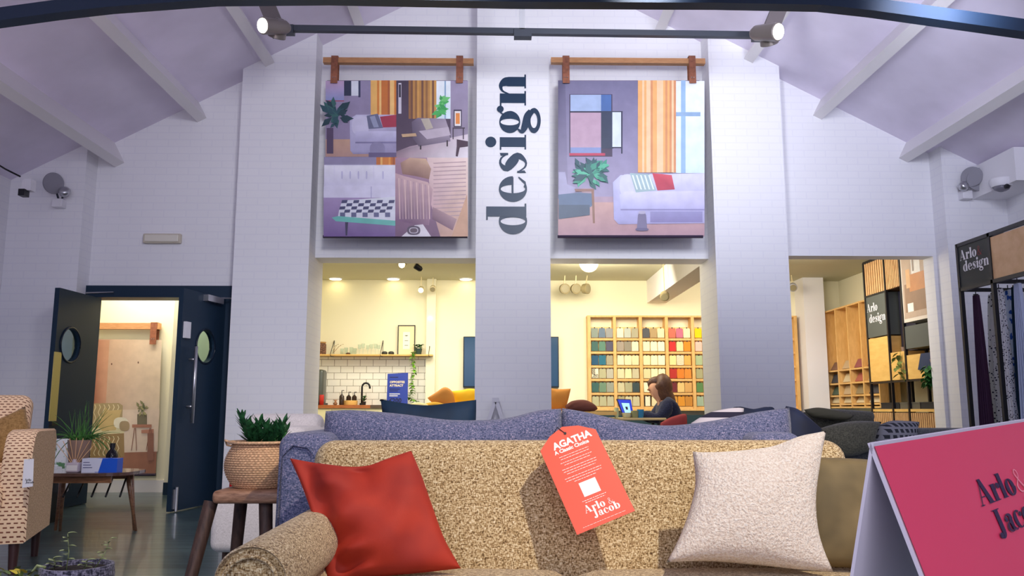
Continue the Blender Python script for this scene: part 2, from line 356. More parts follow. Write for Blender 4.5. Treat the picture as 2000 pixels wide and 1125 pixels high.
G = {
 'd': (ring(.5, .5, .5, .53, .15, .46)+rect(.68, 0, 1.06, 1.5)+rect(.55, 1.44, 1.06, 1.5)+rect(.68, 0, 1.18, .06), 1.22),
 'b': (ring(.66, .5, .5, .53, .15, .46)+rect(.1, 0, .48, 1.5)+rect(-.02, 1.44, .48, 1.5), 1.22),
 'o': (ring(.52, .5, .52, .53, .15, .46), 1.1),
 'e': (ring(.5, .5, .5, .53, .16, .46, 26, 0, 300)+rect(.3, .48, .95, .55)+[[(.62, .0), (.78, .02), (.98, .28), (.93, .3)]], 1.06),
 'c': (ring(.5, .5, .5, .53, .16, .46, 26, 50, 300)+disc(.8, .74, .15)+[[(.62, .0), (.78, .02), (.96, .28), (.91, .3)]], 1.0),
 's': (rib([(.78, .72, .04), (.62, .94, .07), (.4, .97, .1), (.22, .76, .26), (.46, .54, .38), (.7, .3, .28), (.5, .03, .1), (.28, .04, .07), (.08, .3, .04)])+[[(.74, .68), (.82, .68), (.82, 1.0), (.7, .96)], [(.04, 0), (.14, .06), (.12, .34), (.04, .34)]], .94),
 'i': (rect(.1, 0, .48, 1.0)+rect(0, 0, .58, .06)+rect(-.02, .94, .48, 1.0)+disc(.29, 1.34, .21), .62),
 'l': (rect(.1, 0, .48, 1.5)+rect(0, 0, .58, .06)+rect(-.02, 1.44, .48, 1.5), .62),
 'n': (rect(.1, 0, .48, 1.0)+rect(0, 0, .58, .06)+rect(-.02, .94, .48, 1.0)+rib([(.46, .66, .05), (.58, .9, .08), (.78, .96, .16), (.93, .8, .34), (.95, .6, .38)])+rect(.76, 0, 1.14, .68)+rect(.68, 0, 1.24, .06), 1.26),
 'r': (rect(.1, 0, .48, 1.0)+rect(0, 0, .62, .06)+rect(-.02, .94, .48, 1.0)+rib([(.46, .62, .05), (.56, .88, .08), (.72, .97, .14)])+disc(.78, .82, .17), .94),
 'g': (ring(.44, .62, .44, .4, .13, .35)+ring(.5, -.3, .5, .26, .3, .13)+rib([(.16, .32, .05), (.06, .16, .16), (.28, .04, .26), (.66, -.06, .28), (.86, -.2, .24)])+disc(.94, .98, .13)+rib([(.72, .86, .05), (.8, .96, .06), (.9, 1.0, .1)]), 1.08),
 'a': (rect(.48, .1, .84, .7)+rib([(.14, .72, .1), (.22, .9, .08), (.44, .98, .1), (.64, .86, .3), (.66, .66, .36)])+disc(.2, .74, .15)+ring(.36, .28, .34, .3, .12, .23)+rib([(.62, .16, .2), (.78, .05, .14), (.98, .1, .05)]), 1.02),
 'A': ([[(.0, 0), (.08, 0), (.62, 1.45), (.54, 1.45)], [(.42, 1.48), (.72, 1.48), (1.28, 0), (.86, 0)]]+rect(.25, .44, .95, .5)+rect(-.1, 0, .26, .06)+rect(.74, 0, 1.4, .06), 1.42),
 'J': (rect(.36, .2, .74, 1.48)+rect(.18, 1.42, .92, 1.48)+rib([(.55, .3, .38), (.5, .05, .3), (.3, -.12, .08), (.1, .02, .06)])+disc(.14, .06, .17), .98),
 '&': (rib([(1.2, .62, .04), (.98, .3, .05), (.7, .04, .06), (.36, .06, .09), (.2, .36, .1), (.42, .66, .07), (.68, .92, .06), (.66, 1.2, .07), (.46, 1.3, .06), (.34, 1.06, .08), (.56, .62, .09), (.84, .22, .1), (1.12, -.02, .07)], 44), 1.3),
}
def letters(mb, txt, f, s, sp=.08, x=0, lift=0):
    for ch in txt:
        if ch == ' ': x += .5*s; continue
        q, adv = G[ch]; n = (f(1, 0)-f(0, 0)).cross(f(0, 1)-f(0, 0)).normalized()
        if n.dot(EYE-f(0, 0)) < 0: n = -n
        for k, poly in enumerate(q): mb.poly([f(x+a*s, b*s)+n*s*4e-4*k for a, b in poly])
        x += (adv+sp)*s
    return x
def width(txt, s, sp=.08): return sum((.5 if c == ' ' else G[c][1]+sp) for c in txt)*s
def sans(txt, f, size, bold=0.0, mb=None):
    """built-in typeface converted to mesh polygons, placed by f(u, v)"""
    cu = bpy.data.curves.new('tmp', 'FONT'); cu.body = txt; cu.size = size; cu.offset = bold; cu.resolution_u = 2
    o = bpy.data.objects.new('tmp', cu); scene.collection.objects.link(o)
    me = bpy.data.meshes.new_from_object(o.evaluated_get(bpy.context.evaluated_depsgraph_get()))
    off = len(mb.v)
    for v in me.vertices: mb.v.append(tuple(f(v.co.x, v.co.y)))
    for p in me.polygons: mb.face([off+i for i in p.vertices])
    bpy.data.objects.remove(o); bpy.data.curves.remove(cu); bpy.data.meshes.remove(me)
def frame(P0, eu, ev, en, lift=.001):
    return lambda u, v: P0+eu*u+ev*v+en*lift
# ================================================================== SETTING
WF, WR_, WD = 8.02, 8.40, 8.25        # pier face, recessed poster panel, side wall face
BK = 12.0                             # back room rear wall
FLOORM = brickmat('painted_floorboards', (92, 116, 118), (82, 106, 110), (42, 56, 60), 3.2, .095, .004, .30, .5, .37, 'xy', nz=.35, coat=.35, spec=.6)
struct(MB().box(-7, 7, -3, 13, -.1, 0).build('floor', FLOORM))
# roof slopes at the front wall, apex x=.23
AX, AZ, SL = .23, .90+.9326*5.31, .528
def roofz(x): return AZ-SL*abs(x-AX)
XL, XR = -4.85, 5.18
wl = MB()
x_pL0, x_pL1 = at(465, 330, WF).x, at(607, 400, WF).x      # left pier
x_c0, x_c1 = at(928, 650, WF).x, at(1076, 650, WF).x       # central pier
x_pR0, x_pR1 = at(1396, 450, WF).x, at(1547, 640, WF).x
def gable(mb, x0, x1, y0, y1, z0):
    xs = sorted({x0, x1} | ({AX} if x0 < AX < x1 else set()))
    for a, b in zip(xs, xs[1:]):
        mb.hexa([Vector(p) for p in ((a,y0,z0),(b,y0,z0),(b,y1,z0),(a,y1,z0),(a,y0,roofz(a)+.05),(b,y0,roofz(b)+.05),(b,y1,roofz(b)+.05),(a,y1,roofz(a)+.05))])
z_pan = at(780, 503, WR_-.12).z                            # underside of the poster panels
for a, b in ((x_pL0, x_pL1), (x_c0, x_c1), (x_pR0, x_pR1)): gable(wl, a, b, WF, WR_+.28, 0)
gable(wl, x_pL1, x_c0, WR_-.1, WR_+.22, z_pan); gable(wl, x_c1, x_pR0, WR_-.1, WR_+.22, z_pan)
# left side wall around the double door
dx0, dx1 = at(160, 559, WD).x, at(457, 559, WD).x; dz = at(300, 559, WD).z
x_outL = at(160, 430, WF).x
gable(wl, XL, x_outL, WF, WD+.2, 0)                        # outer pilaster
gable(wl, x_outL, dx0, WD, WD+.2, 0); gable(wl, dx0, dx1, WD, WD+.2, dz); gable(wl, dx1, x_pL0, WD, WD+.2, 0)
ox1 = at(1833, 640, WD).x; oz = at(1700, 500, WD).z; x_outR = ox1+.035
gable(wl, x_pR1, ox1, WD, WD+.2, oz); gable(wl, ox1, x_outR, WD, WD+.2, 0); gable(wl, x_outR, XR+.1, WF, WD+.2, 0)
struct(wl.build('wall_front', BRICKW))
struct(MB().box(XL-.15, XL, -3, WD+.2, 0, roofz(XL)+.1).build('wall_left', BRICKW))
struct(MB().box(XR, XR+.15, -3, WD+.2, 0, roofz(XR)+.1).build('wall_right', BRICKW))
cl = MB()
for sgn, xe in ((-1, XL-.2), (1, XR+.2)):
    a, b = AX, xe; za, zb = roofz(a), roofz(b)
    P = [Vector(p) for p in ((a,-3,za),(b,-3,zb),(b,WF+.6,zb),(a,WF+.6,za),(a,-3,za+.12),(b,-3,zb+.12),(b,WF+.6,zb+.12),(a,WF+.6,za+.12))]
    cl.hexa(P)
struct(cl.build('ceiling', CEILM))
# purlins under the roof, running away from the viewer
def purlin(px, py, idx):
    p = at(px, py, WF-.02); s = -1 if p.x < AX else 1
    n = Vector((s*-SL, 0, -1)).normalized() if s > 0 else Vector((SL, 0, -1)).normalized()
    t = Vector((s, 0, -SL)).normalized()
    # distance of the tip below the roof
    h = (roofz(p.x)-p.z)/math.sqrt(1+SL*SL)
    q = Vector((p.x, 0, p.z)); up = -n*(h+.01); wv = -t*.10
    P = []
    for y in (-3, WD+.02):
        for k in (q, q+wv, q+wv+up, q+up): P.append(Vector((k.x, y, k.z)))
    m = MB(); m.hexa([P[0], P[1], P[5], P[4], P[3], P[2], P[6], P[7]])
    tag(m.build('roof_purlin', BEAMW), idx, 'beam', 'white roof purlins')
for px, py, lb in ((203, 312, 'lowest white roof purlin on the left slope'), (369, 222, 'middle white roof purlin on the left slope'),
                   (518, 129, 'white roof purlin ending beside the left track spotlight'), (690, 43, 'uppermost white roof purlin on the left slope'),
                   (1796, 303, 'lowest white roof purlin on the right slope, above the twin grey discs'), (1623, 217, 'middle white roof purlin on the right slope'),
                   (1471, 122, 'white roof purlin ending behind the right track spotlight'), (1305, 44, 'uppermost white roof purlin on the right slope')):
    purlin(px, py, lb)
# bulkhead, far right top
a = at(1945, 345, 7.6); b = at(2100, 330, 7.6)
struct(MB().box(a.x, XR+.01, 7.3, WF+.01, a.z-.12, a.z+.2).build('trim_1', PLASTER))
# ---- back rooms
bk = MB()
xk0 = -2.75; xkr = 5.1
bk.box(xk0-.15, xkr+.1, BK, BK+.15, 0, 2.8)
struct(bk.build('wall_back', CREAM))
struct(MB().box(xk0-.15, xk0, WD+.22, BK, 0, 2.8).build('wall_kitchen_left', CREAM))
struct(MB().box(xkr, xkr+.15, WD+.21, BK, 0, 2.8).build('wall_back_right', CREAM))
zc = at(780, 547, BK).z
struct(MB().box(xk0, xkr+.1, WR_+.23, BK, zc, zc+.1).build('ceiling_back_room', OLIVEC))
# dropped lining strip along kitchen wall and the beam
tb = at(1264, 592, BK)
struct(MB().box(tb.x, tb.x+.28, WR_+.3, BK, tb.z, zc).build('trim_2', BEAMW))
p0, p1 = at(832, 700, BK-.1), at(850, 700, BK-.1)
struct(MB().box(p0.x, p1.x, BK-.12, BK, 0, zc).build('trim_3', CREAM))
p0, p1 = at(1570, 640, BK-.3), at(1610, 640, BK-.3)
struct(MB().box(p0.x, p1.x, BK-.35, BK, 0, zc).build('trim_4', PLASTER))
# tiles
TILE = brickmat('cream_metro_tile', (250, 248, 236), (246, 243, 230), (120, 108, 84), .187, .0955, .003, .25, .4, .5, 'xz')
ta, tb2 = at(610, 697, BK), at(833, 800, BK)
struct(MB().box(xk0, tb2.x, BK-.012, BK, .85, ta.z).build('trim_5', TILE))
# lobby behind the double doors
LY = 9.36
lb = MB(); lb.box(-4.9, -2.95, LY, LY+.1, 0, 2.75)
struct(lb.build('wall_lobby_back', CREAM))
xj = at(331, 760, LY-.3).x
struct(MB().box(xj, xj+.9, LY-.3, LY, 0, 2.75).build('wall_lobby_right', CREAM))
struct(MB().box(-5.0, -4.9, WD+.2, LY, 0, 2.75).build('wall_lobby_left', CREAM))
struct(MB().box(-5.0, -2.8, WD+.2, LY+.1, 2.7, 2.8).build('ceiling_lobby', CREAM))
struct(MB().box(-4.9, xj, LY-.02, LY, 0, .13).build('baseboard_lobby', BEAMW))
struct(MB().box(xj, xj+.9, LY-.315, LY-.3, 0, .13).build('baseboard_lobby_right', NAVYD))
# door frame
fr = MB(); zt = at(300, 582, WD).z; hx0, hx1 = at(188, 700, WD).x, at(437, 700, WD).x
fr.box(dx0+.1, dx1-.09, WD-.05, WD+.2, zt, dz-.001); fr.box(dx0+.001, dx0+.1, WD-.05, WD+.2, 0, dz-.001); fr.box(dx1-.09, dx1-.001, WD-.05, WD+.2, 0, dz-.001)
struct(fr.build('door_frame_1', NAVYD))
# door leaves, hinged and standing open towards the room
def doorleaf(name, hinge, free, label, parts):
    hv, fv = Vector(hinge), Vector(free); d = (fv-hv); W = d.length; u = d/W; n = Vector((u.y, -u.x, 0))
    H = zt-.01; t = thing(name, label, 'door', hv); t['kind'] = 'structure'
    for k in ('category',): pass
    P = lambda a, z, o: hv+u*a+Vector((0, 0, z))+n*o
    cu, cz, ru, rz_ = parts['port']; N = 32; m = MB(); th = .045
    out = [(0, .01), (W, .01), (W, H), (0, H)]
    # front/back faces as a fan between rectangle and round opening
    def rectpt(k):
        a = 2*math.pi*k/N; x, y = math.cos(a), math.sin(a)
        sx = (W-cu if x > 0 else cu)/abs(x) if abs(x) > 1e-6 else 1e9; sy = (H-cz if y > 0 else cz-.01)/abs(y) if abs(y) > 1e-6 else 1e9
        s = min(sx, sy); return (cu+x*s, cz+y*s)
    corners = [(W, H), (0, H), (0, .01), (W, .01)]
    for side, o in ((0, th/2), (1, -th/2)):
        for k in range(N):
            a0, a1 = 2*math.pi*k/N, 2*math.pi*(k+1)/N
            i0 = (cu+ru*math.cos(a0), cz+rz_*math.sin(a0)); i1 = (cu+ru*math.cos(a1), cz+rz_*math.sin(a1))
            r0, r1 = rectpt(k), rectpt((k+1) % N); poly = [i0, r0]
            for c in corners:
                an = math.atan2(c[1]-cz, c[0]-cu) % (2*math.pi)
                if a0 < an < a1: poly.append(c)
            poly += [r1, i1]; pts = [P(x, y, o) for x, y in poly]; m.poly(pts if side else pts[::-1])
    for k in range(N):
        a0, a1 = 2*math.pi*k/N, 2*math.pi*(k+1)/N
        m.poly([P(cu+ru*math.cos(a), cz+rz_*math.sin(a), o) for a, o in ((a0, th/2), (a1, th/2), (a1, -th/2), (a0, -th/2))])
    for (a, b) in zip(out, out[1:]+out[:1]): m.poly([P(a[0], a[1], th/2), P(b[0], b[1], th/2), P(b[0], b[1], -th/2), P(a[0], a[1], -th/2)])
    m.build('door_panel', NAVYD, t)
    g = MB(); g.poly([P(cu+ru*math.cos(2*math.pi*k/N), cz+rz_*math.sin(2*math.pi*k/N), 0.004) for k in range(N)])
    g.poly([P(cu+ru*math.cos(2*math.pi*k/N), cz+rz_*math.sin(2*math.pi*k/N), -.004) for k in range(N)][::-1])
    g.build('porthole_glass', glassmat('door_glass', (190, 226, 226), .05), t)
    rg = MB()
    for o in (th/2+.004, -th/2-.004):
        rg.tube([P(cu+(ru+.008)*math.cos(2*math.pi*k/N), cz+(rz_+.008)*math.sin(2*math.pi*k/N), o) for k in range(N+1)], .009, 6, False)
    rg.build('porthole_rim', M('navy_rim', (14, 28, 46), .3), t, True)
    return t, P, W
hL = at(190, 640, WD-.03); hL.z = 0; fL = at(101, 700, 7.49); fL.z = 0
tL, PL, WL = doorleaf('door_1', hL, fL, 'left dark navy door leaf with round window, standing open', {'port': (.49, 1.50, .155, .155)})
hR = at(436, 640, WD-.03); hR.z = 0; fR = at(342, 780, 7.49); fR.z = 0
tR, PR, WR2 = doorleaf('door_2', hR, fR, 'right dark navy door leaf with long steel pull bar, standing open', {'port': (.34, 1.50, .15, .155)})
for t in (tL, tR): pass
# which side of the leaf faces the viewer
def facing(Pf, W): 
    c0 = Pf(W/2, 1, .1); c1 = Pf(W/2, 1, -.1); return 1 if (c0-EYE).length < (c1-EYE).length else -1
sl, sr = facing(PL, WL), facing(PR, WR2)
m = MB(); m.hexa([PL(a, z, sl*o) for z in (.80, 1.42) for a, o in ((.63, .022), (.74, .022), (.74, .03), (.63, .03))]); m.build('push_plate', BRASS, tL)
m = MB(); m.hexa([PL(a, z, sl*o) for z in (.76, .80) for a, o in ((.64, .022), (.73, .022), (.73, .05), (.64, .05))]); m.build('door_holder', BLACK, tL)
m = MB(); m.tube([PR(.60, z, sr*.09) for z in (.78, 1.48)], .016, 10)
h = m.build('pull_handle', CHROME, tR, True); sub(h, tR)
for z in (.93, 1.36):
    MB().tube([PR(.60, z, 0), PR(.60, z, sr*.09)], .011, 8).build('handle_standoff', CHROME, h, True)
m = MB(); m.hexa([PR(a, z, sr*o) for z in (1.55, 1.70) for a, o in ((.72, .022), (.64, .022), (.64, .05), (.72, .05))]); m.build('lock_box', WHITEP, tR)
m = MB(); m.hexa([PR(a, z, sr*o) for z in (1.93, 1.99) for a, o in ((.42, .022), (.14, .022), (.14, .075), (.42, .075))]); m.build('door_closer', CHROME, tR)
m = MB(); m.tube([PR(.16, 1.99, sr*.05), PR(.02, 2.0, sr*.16)], .008, 6); m.build('closer_arm', CHROME, tR)
m = MB(); m.tube([PR(.70, .01, sr*.04), PR(.70, .22, sr*.04)], .014, 8); m.hexa([PR(a, z, sr*o) for z in (.03, .2) for a, o in ((.73, .022), (.67, .022), (.67, .034), (.73, .034))]); m.build('floor_bolt', CHROME, tR)
m = MB(); m.tube([at(168, 572, WD-.06), at(222, 571, WD-.06)], .008, 6); o = m.build('closer_rail', CHROME); tag(o, 'thin steel closer rail on the navy door head', 'rail')
# ================================================================== STEEL TRUSS AND SPOTS
TY = 4.6
m = MB(); pts = [(-160, 58), (0, 35), (110, 20), (215, 8), (420, -7), (640, -9), (1000, -2), (1400, 0), (1600, 4), (1700, 15), (1850, 36), (2000, 57), (2160, 80)]
W3 = [at(x, y, TY) for x, y in pts]
rg_ = []
for i, p in enumerate(W3):
    rg_.append([m.vert(p+Vector((0, a, b))) for a, b in ((-.045, -.041), (.045, -.041), (.045, .041), (-.045, .041))])
for a, b in zip(rg_, rg_[1:]):
    for k in range(4): m.face((a[k], a[(k+1) % 4], b[(k+1) % 4], b[k]))
tag(m.build('steel_tie_beam', STEEL), 'dark blue arched steel tie beam across the top of the room', 'beam')
LT = 6.6
tt = thing('lighting_bar', 'thin grey steel bar hung level between the two track spotlights', 'light bar', at(1020, 66, LT))
m = MB(); m.bar(at(556, 56, LT), at(1484, 69, LT), .05, .05); m.build('rail', BARST, tt)
m = MB(); m.bar(at(1020, -12, LT), at(1020, 68, LT), .045, .05, (0, 1, 0)); m.build('hanger', GREYL, tt)
c = at(1021, 67, LT); m = MB(); m.box(c.x-.075, c.x+.075, LT-.04, LT+.04, c.z-.035, c.z+.03); m.build('clamp', BARST, tt)
for x, y in ((563, 58), (1476, 70)):
    c = at(x, y, LT); m = MB(); m.box(c.x-.03, c.x+.05, LT-.04, LT+.04, c.z-.04, c.z+.03); m.build('end_clamp', BARST, tt)
SPM = M('spot_housing', (120, 112, 108), .35, metal=.5); LENS = emit('spot_lens', (255, 250, 240), 9)
def trackspot(lx, ly, ex, ey, sx0, sx1, label, rr, side):
    t = thing('track_spotlight', label, 'spotlight', at(ex, ey, LT-.12))
    m = MB(); m.bar(at(sx0, -14, LT-.1), at(sx1, ly+18, LT-.1), .13, .05, (0, 1, 0)); m.build('bracket', M('spot_bracket', (96, 88, 90), .5), t)
    face = at(lx, ly, LT-.42); back = at(ex, ey, LT-.16); ax = (EYE+Vector((0, 0, 1.2))-face).normalized()
    ax = (ax+Vector((side*.95, 0, -.1))).normalized()
    m = MB(); m.lathe([(rr*.55, -.26), (rr*.9, -.22), (rr, -.1), (rr*1.08, 0), (rr*.96, .005)], face, 24, ax); m.build('lamp_can', SPM, t, True, angle=40)
    m = MB(); m.lathe([(rr*.9, .004), (rr*.88, .012)], face, 24, ax); m.build('lens', LENS, t)
    ax2 = Vector((side*.3, .5, -.8)).normalized(); f2 = at(ex, ey, LT-.2)
    m = MB(); m.lathe([(.03, -.15), (.065, -.12), (.075, 0), (.07, .005)], f2, 20, ax2); m.build('second_can', SPM, t, True, angle=40)
    m = MB(); m.tube([face-ax*.2, f2-ax2*.1, at((lx+ex)/2+8*side*-1, ly+5, LT-.1)], .015, 6); m.build('yoke', BARST, t)
trackspot(514, 50, 540, 72, 512, 546, 'track spotlight at the left end of the thin grey bar', .064, -1)
trackspot(1519, 62, 1503, 86, 1534, 1496, 'glowing track spotlight at the right end of the thin grey bar', .070, 1)
# ================================================================== WALL LETTERING
b0 = at(1028, 458, WF-.004); b1 = at(1028, 145, WF-.004); xh = b0.x-at(976, 300, WF).x
ltx = MB(); sw = width('design', 1.0, .02)-.02; L = b1.z-b0.z; su = L/sw
f = lambda u, v: Vector((b0.x-v*xh, WF-.006, b0.z+u*su))
x = 0
for ch in 'design':
    q, adv = G[ch]
    for k, poly in enumerate(q): ltx.poly([f(x+a, b)-Vector((0, 1.5e-4*k, 0)) for a, b in poly])
    x += adv+.02
tag(ltx.build('wall_lettering', M('navy_vinyl', (22, 50, 78), .4)), 'large navy word design running up the central white pier', 'lettering')
# ================================================================== HANGING POSTERS
PY = WF-.05
def hexc(s): return tuple(int(s[i:i+2], 16) for i in (0, 2, 4))
class Pic:
    def __init__(s, Y): s.mb = MB(); s.Y = Y; s.k = 0
    def p(s, pts, cols):
        s.k += 1
        if isinstance(cols, str): cols = hexc(cols)
        elif isinstance(cols, list): cols = [hexc(c) for c in cols]
        s.mb.poly([at(x, y, s.Y-.0004*s.k) for x, y in pts], cols)
    def r(s, x0, y0, x1, y1, c, c2=None):
        s.p([(x0, y0), (x1, y0), (x1, y1), (x0, y1)], [c, c, c2, c2] if c2 else c)
    def curtain(s, x0, x1, y0, y1, cols):
        n = max(6, int((x1-x0)/4)); rnd = random.Random(int(x0))
        for i in range(n): s.r(x0+(x1-x0)*i/n, y0, x0+(x1-x0)*(i+1)/n+.3, y1, cols[(i*7+rnd.randint(0, 2)) % len(cols)])
        s.k -= n-1
    def leaves(s, cx, cy, rx, ry, n, cols, sz, seed=1):
        rnd = random.Random(seed)
        for i in range(n):
            a = rnd.uniform(0, 6.28); d = rnd.uniform(.1, 1); x, y = cx+rx*d*math.cos(a), cy+ry*d*math.sin(a); an = a+rnd.uniform(-.6, .6); w = sz*rnd.uniform(.6, 1.3)
            s.p([(x-w*math.cos(an), y-w*math.sin(an)), (x+.45*w*math.sin(an), y-.45*w*math.cos(an)), (x+w*math.cos(an), y+w*math.sin(an)), (x-.45*w*math.sin(an), y+.45*w*math.cos(an))], cols[i % len(cols)])
        s.k -= n-8
    def blob(s, cx, cy, rx, ry, c, n=20, p=2.6):
        s.p([(cx+rx*abs(math.cos(t))**(2/p)*(1 if math.cos(t) > 0 else -1), cy+ry*abs(math.sin(t))**(2/p)*(1 if math.sin(t) > 0 else -1)) for t in [k*2*math.pi/n for k in range(n)]], c)
def poster(corn, barx, bary, straps, label, draw, name='hanging_poster', Y=PY, bw=.045, bottom=None):
    (x0, y0), (x1, y1), (x2, y2), (x3, y3) = corn
    t = thing(name, label, 'poster', at((x0+x1)/2, bary, Y))
    m = MB(); m.prism([at(x0, y0, Y), at(x1, y1, Y), at(x2, y2, Y), at(x3, y3, Y)], (0, .004, 0)); m.build('canvas', M('poster_backing', (120, 104, 130), .6), t)
    pc = Pic(Y-.001); draw(pc); pc.mb.build('print', colmat('printed_picture', .45), t)
    a, b = at(barx[0], bary, Y), at(barx[1], bary, Y); m = MB(); m.box(a.x, b.x, Y-.03, Y+.035, a.z-bw/2-.005, a.z+bw/2+.005); m.build('wooden_bar', OAK, t)
    for sx in straps:
        c = at(sx, bary, Y); d = at(sx, y0+8, Y); m = MB(); m.box(c.x-.035, c.x+.035, Y-.04, Y-.034, d.z, c.z+.035); m.box(c.x-.035, c.x+.035, Y+.036, Y+.042, d.z, c.z+.035)
        m.box(c.x-.035, c.x+.035, Y-.04, Y+.042, c.z+.034, c.z+.04); st = m.build('leather_strap', LEATHER, t); sub(st, t)
        m = MB()
        for k in (-1, 1): m.lathe([(.006, 0), (.004, .004)], (c.x+k*.012, Y-.041, d.z+.06), 8, Vector((0, -1, 0)))
        m.build('rivet', CHROME, st)
    a, b = at(x3-1, y3, Y), at(x2+1, y2, Y); m = MB(); m.tube([a, b], .016, 8); m.build('bottom_rod', M('rod_'+name, bottom or (60, 48, 70), .4), t)
    return t
ORC = ['e8913a', 'c8682c', 'f4b45c', 'a8522c', 'f8c070', 'd8762e']
def draw1(p):
    p.r(636, 158, 774, 310, '8f84a8', '8a7a9c'); p.r(636, 158, 672, 198, 'c3a0c8', '8090c8'); p.r(636, 196, 672, 198, 'a04050')
    p.r(672, 158, 686, 187, '242a44'); p.r(686, 158, 700, 187, 'dfe4f2'); p.r(700, 158, 704, 190, '2b3050')
    p.curtain(724, 774, 157, 228, ORC); p.r(636, 272, 774, 306, 'c79a80', 'b58a80')
    p.leaves(655, 225, 26, 26, 34, ['1f4450', '2a5a58', '17323e'], 11, 3); p.r(638, 250, 651, 300, '4a3a58')
    p.p([(683, 232), (696, 224), (774, 224), (774, 300), (690, 301), (684, 294)], ['b9b4d8', 'c8c4e6', 'b4aed2', '8a80a8', '8a84ae', 'a8a2ca'])
    p.blob(704, 245, 17, 19, 'cfcae8'); p.r(694, 256, 774, 276, 'c9c4e6', 'a8a2cc'); p.r(694, 277, 774, 280, '77709c')
    p.p([(716, 226), (738, 222), (748, 250), (720, 252)], '5d6080'); p.p([(722, 228), (732, 226), (740, 248), (730, 249)], '8d93b4'); p.p([(742, 228), (774, 224), (774, 248), (748, 249)], 'a02a40')
    p.blob(737, 292, 15, 14, '8780a6'); p.r(720, 298, 774, 307, '5c5078')
    p.r(774, 158, 914, 308, '3a2e40', '4c3a50'); p.r(778, 162, 784, 222, 'cfc8d8'); p.r(779, 165, 783, 190, '2a2434'); p.curtain(798, 852, 157, 232, ['b47a3c', '8c5a34', 'd09a50', '6c4434', 'c88c44'])
    p.r(852, 158, 880, 232, 'f2f8ff', 'd8ecfa'); p.r(868, 158, 871, 232, '88a8cc'); p.r(880, 158, 914, 280, '9488a8', '8a7c94')
    p.leaves(861, 208, 11, 24, 22, ['3fae54', '62c468', '2e9446'], 9, 4); p.p([(800, 286), (914, 262), (914, 308), (774, 308), (774, 296)], ['a88a9a', 'd8c8d4', 'e8dfe8', '9a7a88', '7c6474'])
    p.p([(804, 238), (816, 230), (870, 232), (876, 250), (880, 276), (818, 286), (806, 270)], ['584c62', '6e6078', '9a8ca2', 'a696a8', '7c6e86', '5a4c60', '4c4058'])
    p.p([(818, 256), (876, 248), (880, 264), (834, 272)], 'baaabb'); p.p([(822, 232), (838, 231), (846, 250), (832, 254)], 'b8ab9c'); p.r(820, 284, 823, 292, '2a2028'); p.r(872, 274, 875, 286, '3a2c34')
    p.r(886, 214, 902, 248, '3a3048'); p.r(888, 217, 900, 246, 'f0e8e8'); p.r(890, 221, 898, 242, 'e8823a'); p.r(884, 249, 908, 251, '3c3040'); p.r(884, 251, 886, 272, '3c3040'); p.r(904, 251, 906, 272, '3c3040')
    p.p([(892, 272), (914, 276), (914, 286), (898, 288), (894, 306), (890, 305), (892, 286)], '3a2434'); p.p([(784, 262), (812, 260), (814, 266), (786, 268)], 'c8a078')
    p.r(633, 307, 775, 324, '8d84a8'); p.curtain(735, 775, 307, 322, ORC)
    p.r(633, 322, 772, 388, 'e9e6fa', 'd5d0f0')
    for a, b in ((634, 652), (654, 728), (731, 772)): p.r(a, 324, b, 362, 'f1effd', 'dcd8f4')
    for xx in (668, 684, 700, 716, 748): p.blob(xx, 342, 1.6, 8, 'c4bfe4')
    p.p([(632, 364), (640, 362), (772, 362), (772, 386), (632, 388)], 'e2def8'); p.r(724, 364, 726, 386, 'b8b2dc')
    p.r(632, 386, 772, 462, 'a78fc0', '6a4c8c')
    p.p([(668, 392), (772, 384), (772, 432), (660, 424), (662, 412)], 'e8eaf8')
    for i in range(9):
        for j in range(4):
            if (i+j) % 2: continue
            x = 668+i*11.5-j*2; y = 391+j*6.2; p.p([(x, y), (x+11, y-.5), (x+9.5, y+5.5), (x-1.5, y+6)], '3a3c66'); p.k -= 1
    p.k += 1
    for i in range(0, 10, 2): p.r(664+i*11, 415, 674+i*11, 424, '5c5e88'); p.k -= 1
    p.k += 1
    p.p([(648, 425), (660, 422), (772, 431), (772, 441), (656, 432)], '63c0b4'); p.p([(674, 434), (680, 434), (678, 460), (675, 460)], '2e2a48')
    p.r(772, 308, 914, 462, 'a88098', '6a4468'); p.p([(834, 308), (914, 308), (914, 462), (860, 462), (842, 400)], ['e2c2be', 'efd4cc', 'd8a890', 'c89684', 'd0a8ae'])
    p.p([(782, 318), (800, 308), (832, 310), (842, 330), (838, 350), (812, 344), (786, 340)], ['9c7468', 'c49a80', 'd8b090', 'b08874', '8c6458', '7c5450', '8c6458'])
    p.p([(772, 338), (790, 344), (836, 356), (845, 370), (838, 440), (800, 436), (772, 430)], ['c8a0a8', 'd0a8ac', 'dab2b0', 'c39aa0', '8a6080', '6a4468', '7a5078'])
    for i in range(11):
        x = 778+i*5.8; p.p([(x, 348+i*1.4), (x+2, 348+i*1.4), (x+4, 428), (x+2.4, 428)], 'b08c9c' if i % 2 else 'e2c0bc'); p.k -= 1
    p.k += 1
    for i in range(14):
        y = 318+i*8; p.p([(846, y), (910, y-3), (910, y-1), (847, y+2)], 'b8949a'); p.k -= 1
    p.k += 1
    p.p([(845, 404), (892, 428), (884, 450), (844, 428)], ['a07a84', 'b08a90', '7a5468', '6a4660']); p.p([(912, 380), (914, 462), (882, 462)], 'd09c7c')
    p.p([(784, 462), (810, 440), (826, 438), (842, 462)], 'e8e0ea'); p.blob(808, 450, 13, 9, '4c3c54'); p.blob(808, 450, 9, 6, 'c8bccc'); p.blob(808, 450, 7, 4.4, '5a4658')
poster([(639, 157), (913, 157), (912, 462), (632, 462)], (632, 925), 119, (655, 898), 'left hanging fabric poster of four sofa pictures on wooden bar', draw1)
